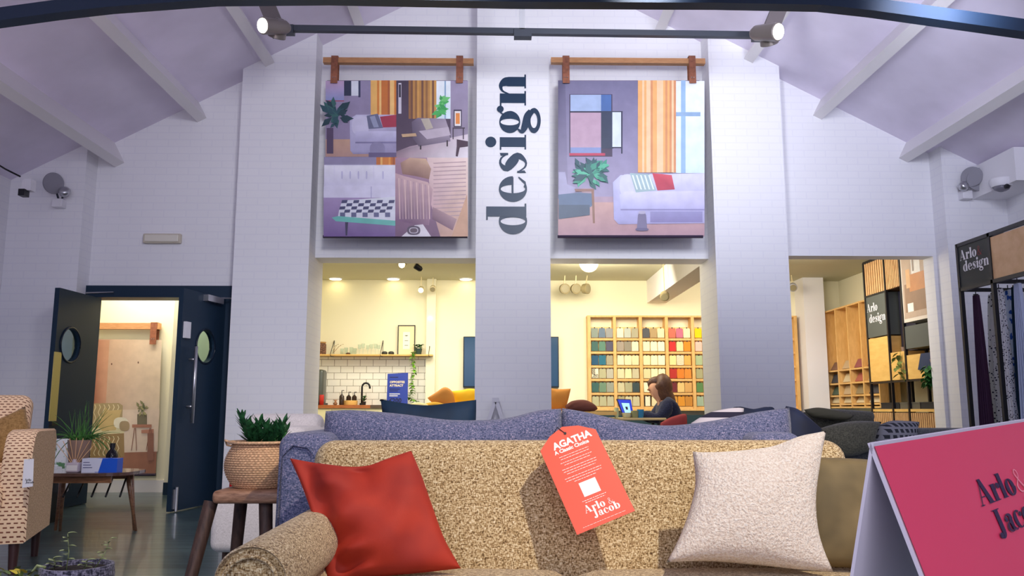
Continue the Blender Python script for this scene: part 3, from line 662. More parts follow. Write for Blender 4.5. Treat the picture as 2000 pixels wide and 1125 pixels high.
def draw2(p):
    p.r(1090, 158, 1376, 400, '6a6688', '9a90b4'); p.p([(1090, 158), (1104, 158), (1110, 400), (1090, 400)], ['4c4868', '5c5878', '8a82a4', '807898'])
    p.r(1112, 184, 1196, 306, '3a3048'); p.r(1114, 185, 1174, 218, '9fb4dc'); p.r(1174, 185, 1194, 218, '3f62a4'); p.r(1113, 217, 1196, 220, '27283c')
    p.r(1114, 220, 1174, 289, 'b795ac'); p.r(1114, 288, 1174, 300, '7c8cc0'); p.r(1112, 299, 1182, 304, 'b83450'); p.r(1174, 218, 1198, 290, '273048')
    p.r(1196, 217, 1215, 289, '23283c'); p.r(1196, 219, 1213, 287, 'd6e2ee'); p.r(1213, 217, 1216, 300, '2b2c44')
    p.r(1315, 158, 1376, 338, 'eef4ff', 'd4ecf4'); p.r(1330, 157, 1339, 338, '8fb4e0'); p.r(1318, 219, 1368, 227, '86a6cc')
    p.curtain(1246, 1320, 157, 337, ['f0a860', 'd88858', 'f8c898', 'c07060', 'e89a70', 'a0607c', 'f4b880'])
    p.r(1090, 388, 1376, 462, 'c89a90', 'b08490'); p.r(1130, 384, 1200, 395, 'a88ca0')
    p.leaves(1152, 335, 36, 26, 60, ['1f5a5a', '2f8a72', '1a4450', '48b08c'], 12, 8); p.p([(1135, 368), (1160, 368), (1156, 392), (1140, 392)], 'a88c9a')
    p.p([(1091, 336), (1104, 336), (1108, 360), (1124, 366), (1122, 382), (1091, 380)], 'a09cc0'); p.p([(1091, 380), (1130, 376), (1158, 378), (1160, 398), (1154, 404), (1091, 412)], '4e6486'); p.p([(1091, 400), (1152, 400), (1152, 420), (1091, 428)], '3c4e66')
    p.p([(1122, 369), (1160, 369), (1160, 374), (1124, 374)], '8a6058'); p.p([(1155, 370), (1160, 370), (1162, 436), (1158, 436)], '8a6050')
    p.p([(1197, 356), (1212, 342), (1376, 338), (1376, 436), (1208, 438), (1199, 428)], ['b4b4e0', 'c6c6ee', 'd2d0f2', 'a8a0d0', '9a96cc', 'a4a2d8'])
    for a, b in ((1262, 1330), (1332, 1376)): p.r(a, 340, b, 372, 'd6d4f4', 'c0bee8')
    p.blob(1226, 362, 16, 22, 'cfcff2'); p.p([(1210, 380), (1222, 374), (1376, 373), (1376, 408), (1212, 408)], ['c4c4ee', 'd8d6f6', 'd2cef2', 'b4aedc', 'b0b0e2']); p.r(1212, 408, 1376, 411, '8882b8')
    p.r(1270, 413, 1372, 434, '8d88bc', '7a70a8')
    p.p([(1230, 338), (1268, 340), (1282, 372), (1242, 376)], '9cb8c0')
    for i in range(5): p.p([(1234+i*8, 342), (1237+i*8, 342), (1246+i*8, 370), (1243+i*8, 370)], 'e2eef0'); p.k -= 1
    p.k += 1
    p.p([(1274, 338), (1312, 342), (1318, 370), (1284, 372)], ['c83448', 'd84858', 'a82840', 'b83048'])
    p.p([(1246, 420), (1250, 413), (1258, 413), (1262, 420), (1264, 446), (1244, 446)], '6c6488'); p.blob(1254, 448, 13, 3, '5a5278'); p.blob(1254, 415, 7, 3, 'b0a8c8')
poster([(1090, 157), (1366, 157), (1372, 462), (1090, 462)], (1076, 1376), 119, (1105, 1350), 'right hanging fabric poster of a lilac sofa beside orange curtains', draw2, bottom=(110, 150, 180))
# lobby poster
def draw3(p):
    p.p([(170, 662), (316, 664), (308, 882), (165, 882)], ['a87a64', 'dcc4a8', 'e8d2bc', 'c89a80']); p.p([(185, 664), (214, 664), (206, 800), (180, 800)], ['9a5c48', 'b88468', 'c89078', '964c3c'])
    p.blob(218, 711, 1.3, 2, '5a3c30'); p.blob(270, 708, 1.3, 2, '5a3c30'); p.p([(165, 800), (225, 800), (312, 800), (306, 884), (165, 884)], 'e2cab8'); p.p([(165, 886), (306, 882), (304, 925), (165, 925)], '96604c')
    p.p([(172, 788), (232, 787), (240, 792), (238, 838), (172, 842)], 'a8926a'); p.p([(172, 846), (242, 840), (243, 892), (172, 896)], '94764e'); p.p([(172, 836), (240, 832), (243, 846), (172, 850)], 'dcd2a8')
    for i in range(7):
        x = 176+i*9
        for y0, y1 in ((790, 832), (852, 890)):
            n = 8
            for k in range(n):
                ya, yb = y0+(y1-y0)*k/n, y0+(y1-y0)*(k+1)/n; xa, xb = x+2.2*math.sin(k*1.6), x+2.2*math.sin((k+1)*1.6)
                p.p([(xa-.8, ya), (xa+.8, ya), (xb+.8, yb), (xb-.8, yb)], 'e6d8b0'); p.k -= 1
    p.k += 1
    p.p([(190, 832), (206, 796), (214, 802), (238, 800), (226, 840), (200, 842)], 'c8ac72'); p.blob(236, 826, 14, 11, 'efe8d2'); p.blob(243, 832, 10, 10, 'a08868')
    p.r(268, 809, 287, 831, '6c6450'); p.leaves(277, 797, 14, 12, 18, ['7c7a52', '5c6442', 'a09868'], 5, 5); p.r(258, 829, 296, 835, 'a86c58'); p.p([(276, 840), (300, 838), (300, 846), (276, 846)], 'b07460')
    for a, b in ((262, 256), (264, 266), (292, 285), (294, 296)): p.p([(a, 836), (a+1.4, 836), (b+1.2, 880), (b, 880)], '7a4638')
    p.r(288, 846, 300, 900, '8a5a4c')
poster([(165, 665), (314, 665), (303, 927), (150, 927)], (150, 313), 637, (303,), 'fabric poster of a patterned armchair hanging in the lobby', draw3, Y=LY-.06, bw=.06, bottom=(220, 200, 160))
# ================================================================== WALL FIXTURES
c = at(317, 466, WD-.03); t = thing('emergency_light', 'beige emergency light bar on the white wall above the navy doors', 'light', c)
MB().rbox(c.x-.19, c.x+.19, c.y-.02, WD, c.z-.05, c.z+.05, .012, 3).build('housing', M('beige_plastic', (206, 196, 178), .5), t); MB().rbox(c.x-.17, c.x+.17, c.y-.03, c.y-.018, c.z-.036, c.z+.036, .008, 2).build('diffuser', M('beige_diffuser', (226, 220, 206), .3), t)
def disclamp(cx, cy, discs, boxp, headp, label, Y):
    t = thing('uplight', label, 'wall light', at(*boxp, Y))
    for dx, dy, r, an in discs:
        c = at(dx, dy, Y-.12); ax = Vector((math.sin(an), -math.cos(an), -.15)).normalized()
        m = MB(); m.lathe([(r*.5, -.03), (r*.95, -.02), (r, -.008), (r, 0), (r*.97, .004)], c, 28, ax); m.build('disc_shade', M('grey_disc', (142, 140, 150), .6), t, True, angle=40)
    c = at(*boxp, Y); m = MB(); m.rbox(c.x-.05, c.x+.05, Y-.06, Y+.03, c.z-.045, c.z+.04, .006, 2); m.build('mount_box', WHITEP, t)
    c2 = at(*headp, Y-.08); m = MB(); m.lathe([(.012, -.04), (.045, -.02), (.052, .03), (.03, .05)], c2, 16, Vector((.3, -.6, .3))); m.build('lamp_head', CHROME, t, True)
    m = MB(); m.tube([c2, c], .01, 6); m.tube([at(discs[0][0], discs[0][1], Y-.1), c], .01, 6); m.build('arm', BARST, t)
disclamp(0, 0, [(105, 358, .105, 1.05)], (117, 398), (126, 376), 'grey disc wall light in the left corner of the room', WF-.03)
disclamp(0, 0, [(1898, 345, .10, -.75), (1912, 350, .115, -.2)], (1884, 382), (1880, 365), 'wall light with two overlapping grey discs in the right corner', WF-.03)
c = at(1956, 360, 7.5); t = thing('dome_camera', 'white dome security camera under the bulkhead at right', 'camera', c)
m = MB(); m.lathe([(.10, 0), (.105, -.03), (.085, -.075)], c+Vector((0, 0, .05)), 24); m.build('housing', WHITEP, t, True, angle=40)
m = MB(); m.lathe([(.082, -.07), (.06, -.105), (.025, -.122), (.001, -.125)], c+Vector((0, 0, .05)), 24); m.build('dome', M('smoked_dome', (120, 118, 130), .15), t, True)
m = MB(); m.lathe([(.026, 0), (.02, .02)], c+Vector((0, -.075, -.04)), 14, Vector((0, -1, -.4))); m.build('lens', BLACK, t)
c = at(50, 372, 7.2); t = thing('small_wall_camera', 'small dark camera on the left wall under a black cable', 'camera', c)
MB().box(c.x-.02, c.x+.06, c.y-.03, c.y+.05, c.z-.005, c.z+.1).build('mount', WHITEP, t); MB().box(c.x-.03, c.x+.025, c.y-.06, c.y+.02, c.z-.06, c.z).build('lens_block', BLACK, t)
m = MB(); m.tube([at(-30, 305, 7.2), at(10, 330, 7.3), at(40, 345, 7.4)], .008, 6); tag(m.build('ceiling_cable', BLACK), 'thin black cable running to the small camera at far left', 'cable')
# ================================================================== FOREGROUND: OATMEAL SOFA
sx0, sx1 = at(608, 900, 2.5).x, at(1662, 900, 2.5).x
so = thing('tweed_sofa', 'oatmeal tweed sofa with rolled arms in the foreground', 'sofa', ((sx0+sx1)/2, 2.2, 0))
ztop = at(1100, 851, 2.52).z
lean = Matrix.Translation((0, 2.40, .40)) @ Matrix.Rotation(R(-14), 4, 'X') @ Matrix.Translation((0, -2.40, -.40))
m = MB(); m.rbox(sx0, sx1, 2.40, 2.57, .25, ztop+.012, .062, 6, lean)
m.build('backrest', TWEED, so, True)
base = MB(); base.rbox(sx0+.1, sx1+.16, 1.72, 2.5, .12, .34, .03, 3); base.build('base', TWEED, so, True)
xm = at(1120, 1125, 2.3).x; zs = .468; xa = at(426, 1110, 1.71).x+.068
for a, b in ((xa+.078, xm), (xm, sx1+.12)):
    m = MB(); m.rbox(a+.002, b-.002, 1.66, 2.425, .32, zs-.012, .05, 4, crown=(14, .026)); m.build('seat_cushion', TWEED, so, True)
def rollarm(xc, s):
    r = .076; zc_ = .634-r; m = MB(); prof = []
    pts = []
    for k in range(25):   # scroll outline in x,z
        a = R(-55+k*(290/24)); pts.append((xc+s*-1*r*math.cos(a)*1.0, zc_+r*math.sin(a)))
    out = [Vector((x, 1.70, z)) for x, z in pts]
    out += [Vector((xc+s*.05, 1.70, .45)), Vector((xc+s*.05, 1.70, .12)), Vector((xc-s*.07, 1.70, .12)), Vector((xc-s*.07, 1.70, .45))]
    n = len(out); rings = []
    for y, sc in ((1.712, .88), (1.700, .95), (1.708, 1.0), (2.1, 1.0), (2.5, 1.0)):
        cc = Vector((xc, y, zc_)); rings.append([m.vert(Vector((cc.x+(p.x-cc.x)*sc, y, cc.z+(p.z-cc.z)*sc))) for p in out])
    for a, b in zip(rings, rings[1:]):
        for k in range(n): m.face((a[k], a[(k+1) % n], b[(k+1) % n], b[k]))
    m.face(rings[0][::-1]); m.face(rings[-1]); o = m.build('rolled_arm', TWEED, so, True, angle=50); sub(o, so)
    m = MB(); q = [Vector((xc+.054*math.cos(a), 1.697, zc_+.054*math.sin(a))) for a in [R(-70+k*12) for k in range(27)]]
    m.tube(q, .0045, 6); m.build('piping', TWEED, o, True)
rollarm(xa, -1); rollarm(sx1+.2, 1)
for fx in (sx0+.16, sx1-.16):
    for fy in (1.8, 2.42): MB().tube([(fx, fy, 0), (fx, fy, .13)], [.018, .028], 10).build('foot', DARKW, so)
# rust pillow
def lp(yb, yt, zb=.46, zt_=.85):
    p = Vector((0, yb, zb)); d = Vector((0, yt-yb, zt_-zb)); n = Vector((1, 0, 0)).cross(d).normalized(); return p, n
def edges(p, n, *E): return [[onplane(x, y, p, n) for x, y in e] for e in E]
p, n = lp(2.20, 2.33)
nf = n if (n.y < 0) else -n
E = edges(p, n, [(566, 895), (610, 903), (670, 911), (720, 909), (762, 894), (803, 880)], [(803, 880), (822, 925), (845, 990), (868, 1052), (900, 1110)],
          [(640, 1138), (720, 1128), (810, 1120), (900, 1110)], [(566, 895), (590, 950), (614, 1020), (628, 1080), (640, 1138)])
m = MB(); pillow(m, *E, .15, nf, 60, .05, 3, .25, .015); tag(m.build('rust_cushion', RUST, smooth=True), 'rust red velvet cushion leaning on the tweed sofa', 'cushion')
BOUC = None
def boucle():
    m, n, b = nodes('cream_boucle'); b.inputs['Roughness'].default_value = .95; b.inputs['Sheen Weight'].default_value = .4
    v = coord(n); f = noise(n, v, 190, 4, .65); g = noise(n, v, 90, 2)
    ad = n.nodes.new('ShaderNodeMath'); n.links.new(f, ad.inputs[0]); n.links.new(g, ad.inputs[1])
    n.links.new(ramp(n, f, [(.34, (212, 188, 170)), (.5, (240, 224, 208)), (.66, (252, 244, 234))]), b.inputs['Base Color']); bump(n, b, ad.outputs[0], .9, .010); return m
BOUC = boucle()
p, n = lp(2.14, 2.33); nf = n if n.y < 0 else -n
E = edges(p, n, [(1353, 882), (1400, 885), (1455, 882), (1510, 872), (1562, 853), (1614, 841)], [(1614, 841), (1602, 905), (1592, 980), (1600, 1050), (1628, 1117)],
          [(1302, 1098), (1390, 1095), (1480, 1102), (1560, 1112), (1628, 1117)], [(1353, 882), (1358, 945), (1344, 1005), (1322, 1060), (1302, 1098)])
m = MB(); pillow(m, *E, .17, nf, 44, .012, 5, .12); tag(m.build('boucle_cushion', BOUC, smooth=True), 'cream boucle cushion leaning on the tweed sofa', 'cushion')
p, n = lp(2.27, 2.36); nf = n if n.y < 0 else -n
E = edges(p, n, [(1560, 893), (1620, 894), (1690, 897), (1740, 905)], [(1740, 905), (1745, 1000), (1740, 1110)], [(1560, 1105), (1650, 1108), (1740, 1110)], [(1560, 893), (1552, 1000), (1560, 1105)])
m = MB(); pillow(m, *E, .10, nf, 24, .01, 6); tag(m.build('khaki_cushion', KHAKI, smooth=True), 'khaki velvet cushion tucked behind the cream boucle cushion', 'cushion')
# hanging tag on the sofa back
P4 = [at(1072, 838, 2.44), at(1155, 838, 2.44)]
def tagcard():
    tl = Vector(at(1040, 870, 2.40)); br = Vector(at(1246, 1012, 2.30)); bl = Vector(at(1127, 1045, 2.29)); tr_ = Vector(at(1160, 850, 2.41))
    ev = (Vector(at(1100, 842, 2.41))-Vector(at(1186, 1029, 2.295))); Hh = ev.length; ev.normalize()
    eu = (br-bl); Wd = eu.length; eu = (eu-ev*eu.dot(ev)).normalized(); en = eu.cross(ev).normalized()
    if en.y > 0: en = -en
    P0 = bl
    f = lambda u, v, o=0: P0+eu*u+ev*v+en*o
    t = thing('swing_tag', 'coral swing tag hanging over the tweed sofa back', 'tag', f(Wd/2, Hh))
    ch = .24*Wd; out = [(0, 0), (Wd, 0), (Wd, Hh-ch*1.0), (Wd-ch, Hh-.012), (Wd/2, Hh+.002), (ch, Hh-.012), (0, Hh-ch)]
    m = MB(); m.prism([f(u, v) for u, v in out], en*.0015); m.build('card', M('coral_card', (226, 86, 60), .45, coat=.1), t)
    g = lambda u, v: f(u, v, .0022)
    wh = M('white_print', (255, 240, 232), .5)
    m = MB(); sans('AGATHA', lambda u, v: g(u+.22*Wd, v+Hh*.815), Wd*.165, .0012, m); m.build('title', wh, t)
    m = MB(); sans('A Classic Choice', lambda u, v: g(u+.2*Wd, v+Hh*.765), Wd*.088, .0006, m); m.build('subtitle', wh, t)
    m = MB(); rnd = random.Random(2)
    for row, (v0, w0) in enumerate(((.725, .52), (.70, .5), (.665, .56), (.64, .46), (.60, .6), (.575, .58), (.55, .5), (.51, .64), (.485, .62), (.46, .38), (.255, .42), (.235, .34), (.035, .74))):
        u = (.5-w0/2)*Wd; ue = (.5+w0/2)*Wd; hh = .0014 if row < 12 else .0009
        while u < ue:
            l = rnd.uniform(.004, .011); l = min(l, ue-u); m.poly([g(u, v0*Hh), g(u+l, v0*Hh), g(u+l, v0*Hh+hh), g(u, v0*Hh+hh)]); u += l+.0018
    m.build('printed_text', wh, t)
    m = MB(); m.poly([g(.355*Wd, .29*Hh), g(.645*Wd, .29*Hh), g(.645*Wd, .43*Hh), g(.355*Wd, .43*Hh)]); m.build('white_panel', wh, t)
    m = MB(); s = Wd*.083; letters(m, 'Arlo', lambda u, v: g(u+.27*Wd, v+.145*Hh), s, .04); m.build('logo', wh, t); sub(m, t) if False else None
    m = MB(); letters(m, '&', lambda u, v: g(u+.66*Wd, v+.145*Hh), s*.9); letters(m, 'Jacob', lambda u, v: g(u+.37*Wd, v+.08*Hh), s, .04); m.build('logo', wh, t)
    m = MB(); k = f(Wd*.5, Hh-.02, .002); m.lathe([(.004, -.0005), (.004, .0012)], k, 10, en)
    m.tube([k, f(Wd*.42, Hh+.005, .004), at(1082, 846, 2.44), at(1078, 850, 2.56)], .0012, 5); m.build('string', BLACK, t)
tagcard()
# ================================================================== TENT CARD, close at right
def tent():
    e1 = ray(2648, 718).normalized(); A = EYE+ray(1700, 864)*.62
    def foot(px, py):
        r = ray(px, py); s = (A-EYE).dot(e1)/r.dot(e1); return EYE+r*s
    d1 = (foot(1802, 1125)-A); d2 = (foot(1660, 1125)-A)
    L = .46; ext = 1.45
    t = thing('tent_card', 'pink and white folded tent card standing close at right', 'sign', A+d1*ext)
    def pane(d, name, mt, inward):
        nn = e1.cross(d).normalized()
        if nn.dot(inward) < 0: nn = -nn
        m = MB(); m.prism([A, A+e1*L, A+e1*L+d*ext, A+d*ext], nn*.0025); o = m.build(name, mt, t); return o, nn
    wp = M('white_card', (226, 216, 226), .5)
    front, nf_ = pane(d1, 'front_panel', wp, d2-d1); back, nb = pane(d2, 'back_panel', wp, d1-d2)
    en = -nf_; dn = d1.normalized(); mg = .004
    hh = d1.length*ext
    # face frame: u along ridge, v up
    g = lambda u, v, o=.0012: A+e1*u+dn*(-v)+en*o
    m = MB(); m.poly([g(.0015, -.0035), g(L-.01, -.0035), g(L-.01, -hh+.004), g(.0015, -hh+.004)]); m.build('pink_face', M('pink_print', (232, 62, 98), .4, coat=.1), t)
    # lettering: solve from traced points
    nrm = en; Q = lambda x, y: onplane(x, y, A, nrm)
    def uv(x, y): q = Q(x, y)-A; return q.dot(e1), -q.dot(dn)
    u0, v0 = uv(1915, 990); u1, v1 = uv(1984, 962); s = (u1-u0)/width('Arlo', 1, .02)
    ua, va = uv(1950, 1050)
    m = MB(); vs = abs(uv(1916, 935)[1]-v0)/1.45
    def lay(txt, uu, vv, mm, sc=1.0):
        x = 0
        for ch in txt:
            q, adv = G[ch]
            for k, poly in enumerate(q): mm.poly([g(uu+(x+a*sc)*s, vv+b*vs*sc, .0022+2e-5*k) for a, b in poly])
            x += adv*sc+.02
    lay('Arlo', u0, v0, m); lay('Jacob', ua, va, m); m.build('logo', M('navy_print', (52, 28, 66), .5), t)
    m = MB(); lay('&', u1, v0, m, 1.1); m.build('ampersand', M('pale_pink_print', (250, 150, 160), .5), t)
tent()
# ================================================================== BLUE SOFA
bs = thing('blue_sofa', 'blue melange sofa standing directly behind the tweed sofa', 'sofa', (.3, 3.1, 0))
bx0, bx1 = at(547, 950, 2.80).x, at(1560, 950, 2.80).x; ar = .062
m = MB(); m.rbox(bx0+.1, bx1-.02, 2.74, 2.88, .14, .79, .03, 4); m.build('backrest', BLUEF, bs, True)
m = MB(); m.rbox(bx0+.1, bx1-.05, 2.80, 3.6, .12, .45, .03, 4); m.build('seat', BLUEF, bs, True)
za = at(590, 860, 2.8).z
for a in (bx0, bx1-.15):
    m = MB(); m.rbox(a, a+.15, 2.75, 3.62, .1, za, .03, 4); o = m.build('arm', BLUEF, bs, True); sub(o, bs)
    m = MB(); m.tube([(a+.02, 2.75, .12), (a+.006, 2.745, .4), (a+.012, 2.745, za-.05), (a+.05, 2.745, za-.012), (a+.10, 2.745, za-.02), (a+.142, 2.745, za-.07), (a+.145, 2.745, .4)], .005, 6); m.build('piping', BLUEF, o, True)
    m = MB(); m.rbox(a-.01, a+.17, 2.77, 3.62, za-.09, za+.025, .045, 5); m.build('arm_roll', BLUEF, o, True)
def cush(E, Y, th, nn, seed):
    n = Vector((0, -1, 0)); m = MB(); pillow(m, *[[at(x, y, Y) for x, y in e] for e in E], th, n, nn, .015, seed); return m
m = cush([[(636, 803), (690, 801), (780, 808), (880, 820), (980, 818), (1050, 802), (1096, 798)], [(1096, 798), (1099, 850), (1094, 930)], [(636, 930), (860, 935), (1094, 930)], [(636, 803), (633, 850), (636, 930)]], 2.98, .19, 36, 11); m.build('back_cushion', BLUEF, bs, True)
m = cush([[(1098, 797), (1150, 806), (1220, 822), (1300, 831), (1390, 822), (1470, 806), (1542, 796)], [(1542, 796), (1546, 850), (1542, 930)], [(1100, 930), (1320, 935), (1542, 930)], [(1098, 797), (1094, 850), (1100, 930)]], 2.98, .19, 36, 12); m.build('back_cushion', BLUEF, bs, True)
for fx in (bx0+.08, bx1-.08):
    for fy in (2.85, 3.5): MB().tube([(fx, fy, 0), (fx, fy, .13)], [.016, .024], 10).build('foot', DARKW, bs)
# cushions lying along the blue sofa and beyond
m = cush([[(741, 783), (790, 792), (835, 796), (880, 791), (929, 785)], [(929, 785), (930, 800), (924, 1008)], [(760, 1008), (840, 1010), (924, 1008)], [(741, 783), (746, 800), (760, 1008)]], 3.3, .16, 22, 13)
tag(m.build('teal_cushion', TEALV, smooth=True), 'dark teal velvet cushion behind the blue sofa, under the kitchen view', 'cushion')
m = cush([[(1535, 793), (1560, 800), (1592, 826), (1605, 838)], [(1605, 838), (1603, 860), (1600, 1015)], [(1475, 1015), (1540, 1016), (1600, 1015)], [(1535, 793), (1520, 840), (1475, 1015)]], 3.25, .12, 18, 14)
tag(m.build('navy_cushion', NAVYV, smooth=True), 'navy velvet cushion at the right end of the blue sofa', 'cushion')
# ================================================================== STOOL, BASKET, PLANT
st = thing('milking_stool', 'dark rustic wooden stool holding the woven basket', 'stool', (-.97, 3.2, 0))
m = MB(); x0 = at(415, 958, 3.05).x; m.rbox(x0, -.77, 3.04, 3.36, .565, .612, .016, 3); m.build('seat', STOOLT, st, True, angle=40)
for (ax, ay), (bx, by) in (((-1.04, 3.09), (-1.13, 2.98)), ((-.99, 3.29), (-1.045, 3.37)), ((-.85, 3.12), (-.80, 3.04)), ((-.81, 3.3), (-.77, 3.4))):
    MB().tube([(bx, by, 0), (ax, ay, .57)], [.019, .026], 8).build('leg', DARKW, st, True, angle=60)
bc = Vector((at(512, 900, 3.2).x, 3.2, .612))
bp = thing('woven_basket', 'round woven seagrass basket planter on the rustic stool', 'basket', bc)
hB = at(512, 863, 3.2).z-.612
m = MB(); N = 110; prof = []; coils = 20; rows = coils*4
for k in range(rows+1):
    t = k/rows; r = .088+.047*math.sin(math.pi*min(1, t*.93+.04))**.8; r = r*(1 if t < .9 else 1+.25*(t-.9)/.1*.6); prof.append((r, t*hB, (0, .7, 1, .7)[k % 4]))
rings = []
for k, (r, z, bl) in enumerate(prof):
    cz = (k//4) % 2
    rings.append([m.vert(bc+Vector(((r+bl*(.0016+.0022*((j+cz) % 2)))*math.cos(j*2*math.pi/N), (r+bl*(.0016+.0022*((j+cz) % 2)))*math.sin(j*2*math.pi/N), z))) for j in range(N)])
for k, (a, b) in enumerate(zip(rings, rings[1:])):
    for j in range(N):
        m.mi = 1 if (k % 4 in (0, 3) and (j+(k//4)) % 2) else 0
        m.face((a[j], a[(j+1) % N], b[(j+1) % N], b[j]))
m.mi = 0; m.face(rings[0][::-1])
SEAG = M('seagrass', (224, 180, 138), .8, nz=.18, nscale=120)
m.build('basket_body', [SEAG, M('dark_seagrass', (132, 90, 60), .9)], bp, True)
m = MB(); m.tube([bc+Vector((.123*math.cos(a), .123*math.sin(a), hB)) for a in [k*math.pi/16 for k in range(33)]], .006, 6, False); m.build('rim', SEAG, bp, True)
m = MB(); m.tube([bc+Vector((-.122, -.01, hB)), bc+Vector((-.14, -.01, hB+.006)), bc+Vector((-.135, .0, hB-.012)), bc+Vector((-.118, .0, hB-.015))], .005, 6); m.build('handle', SEAG, bp, True)
def leafblade(m, base, d, L, w, droop=.2, n=5, up=None):
    """flat pointed leaf with a fold"""
    d = Vector(d).normalized(); sd = d.cross(Vector((0, 0, 1)))
    if sd.length < .1: sd = Vector((1, 0, 0))
    sd.normalize(); prev = None; p = Vector(base)
    for i in range(n+1):
        t = i/n; ww = w*math.sin(math.pi*min(.98, .12+t*.88))**.7; q = p+d*L*t-Vector((0, 0, droop*L*t*t)); nn = sd.cross(d).normalized()
        cur = (m.vert(q-sd*ww/2+nn*ww*.15), m.vert(q), m.vert(q+sd*ww/2+nn*ww*.15))
        if prev: m.face((prev[0], prev[1], cur[1], cur[0])); m.face((prev[1], prev[2], cur[2], cur[1]))
        prev = cur
pl = thing('succulent_plant', 'bushy green succulent growing in the woven basket', 'plant', bc+Vector((0, 0, hB-.03)))
m = MB(); m.lathe([(.11, 0), (.11, .006)], bc+Vector((0, 0, hB-.03)), 24); m.build('soil', SOIL, pl)
m = MB(); ms = MB(); rnd = random.Random(5)
for (ox, oz) in ((-.085, .115), (-.055, .07), (-.02, .085), (.01, .07), (.045, .06), (.07, .085), (.085, .05), (-.03, .05), (.03, .045), (-.07, .05)):
    b = bc+Vector((ox*.5, rnd.uniform(-.04, .04), hB-.025)); tip = bc+Vector((ox*1.05, rnd.uniform(-.04, .03), hB+oz*.72)); ms.tube([b, tip], [.005, .003], 6)
    for k in range(26):
        q = b.lerp(tip, .2+.8*k/25); a = k*2.4+rnd.random(); leafblade(m, q, (math.cos(a), math.sin(a), .45+k*.04), rnd.uniform(.040, .058), .016, -.1, 3)
SUC = M('succulent_green', (48, 98, 58), .4, nz=.4, nscale=60)
m.build('leaves', SUC, pl, True); ms.build('stems', LEAF, pl, True)
# red extinguisher behind stool
c = atz(462, 1004, 0.0); c = Vector((at(461, 975, 7.45).x, 7.45, 0)); t = thing('fire_extinguisher', 'red fire extinguisher on the floor behind the rustic stool', 'fire extinguisher', c)
m = MB(); m.lathe([(.06, 0), (.062, .01), (.062, .3), (.045, .34), (.02, .36)], c, 20); m.build('cylinder', M('extinguisher_red', (214, 30, 30), .3), t, True, angle=40)
m = MB(); m.lathe([(.02, .36), (.02, .4)], c, 10); m.box(c.x-.05, c.x+.03, c.y-.012, c.y+.012, .4, .42); m.build('valve', BLACK, t)
# pale sofa far left behind stool
pw = thing('pale_sofa', 'pale grey sofa back showing behind the succulent basket', 'sofa', (at(560, 880, 5.0).x, 5.2, 0))
a, b = at(470, 900, 5.0).x, at(618, 900, 5.0).x; zt2 = at(560, 808, 5.1).z
m = MB(); m.rbox(a, b, 5.05, 5.25, .15, zt2, .06, 5); m.build('backrest', PALEF, pw, True)
m = MB(); m.rbox(b-.2, b+.02, 4.6, 5.3, .12, at(600, 832, 4.9).z, .05, 5); m.build('arm', PALEF, pw, True)
m = MB(); m.rbox(a, b-.15, 4.5, 5.1, .15, .45, .05, 5); m.build('seat', PALEF, pw, True)
for fx in (a+.05, b-.05):
    for fy in (4.65, 5.2): MB().tube([(fx, fy, 0), (fx, fy, .16)], .02, 8).build('foot', DARKW, pw)
# ================================================================== ARMCHAIR at left
ac = thing('woven_armchair', 'cream and brown basketweave armchair cut by the left edge', 'armchair', (-3.0, 5.2, 0))
FC = at(48, 1060, 4.72); RC = at(103, 960, 5.45); dirv = Vector((RC.x-FC.x, RC.y-FC.y, 0)).normalized()   # front to rear along the outer side
sdv = Vector((-dirv.y, dirv.x, 0))
if sdv.x > 0: sdv = -sdv                                   # towards the chair's other arm
MA = Matrix(((sdv.x, dirv.x, 0, FC.x), (sdv.y, dirv.y, 0, FC.y), (0, 0, 1, 0), (0, 0, 0, 1)))   # local: x inward, y rear, z up
ac.matrix_world = MA; LOCS[ac.name] = (0, 0, 0)
zar = at(80, 838, 5.0).z
def acpart(mb, nm, mt, sm=True, ang=None): return mb.build(nm, mt, ac, sm, angle=ang)
for x in (0, .66):
    m = MB()
    # arm side panel with curved top-front
    prof = [(.02, .17), (0, .3), (.0, zar-.2), (.025, zar-.08), (.08, zar-.015), (.16, zar), (.74, zar-.02), (.76, .17)]
    mb2 = MB(); pts = catmull([(a, b, 0) for a, b in prof[:6]], 20)+[Vector((.72, zar-.005, 0)), Vector((.77, zar-.06, 0)), Vector((.76, .17, 0))]
    a_ = [Vector((x+.012, q.x, q.y)) for q in pts]
    w_ = .145; rings = []
    for xx, sc in ((x, .97), (x+.012, 1), (x+w_-.012, 1), (x+w_, .97)):
        rings.append([mb2.vert(Vector((xx, .38+(q.x-.38)*sc, .45+(q.y-.45)*sc))) for q in pts])
    for A_, B_ in zip(rings, rings[1:]):
        for k in range(len(pts)):
            yy = pts[k].x; mb2.face((A_[k], A_[(k+1) % len(pts)], B_[(k+1) % len(pts)], B_[k]))
    mb2.mi = 1; mb2.face(rings[0]); mb2.face(rings[-1][::-1])
    acpart(mb2, 'arm', [WEAVE, BEIGEF], True, 50)
m = MB(); m.rbox(.14, .67, -.02, .72, .17, .34, .03, 4); acpart(m, 'seat_base', WEAVE)
m = MB(); m.rbox(.12, .69, -.05, .62, .335, .50, .06, 5, crown=(12, .03)); acpart(m, 'seat_cushion', WEAVE)
bkm = Matrix.Translation((0, .55, .45)) @ Matrix.Rotation(R(-14), 4, 'X') @ Matrix.Translation((0, -.55, -.45))
m = MB(); m.rbox(.15, .75, .55, .71, .3, at(40, 773, 5.6).z+.03, .06, 5, bkm); acpart(m, 'backrest', WEAVE)
for x in (.06, .74):
    for y in (.06, .68): m = MB(); m.tube([(x, y, 0), (x, y, .18)], [.02, .03], 10); acpart(m, 'leg', M('dark_leg', (58, 34, 34), .4), True, 60)
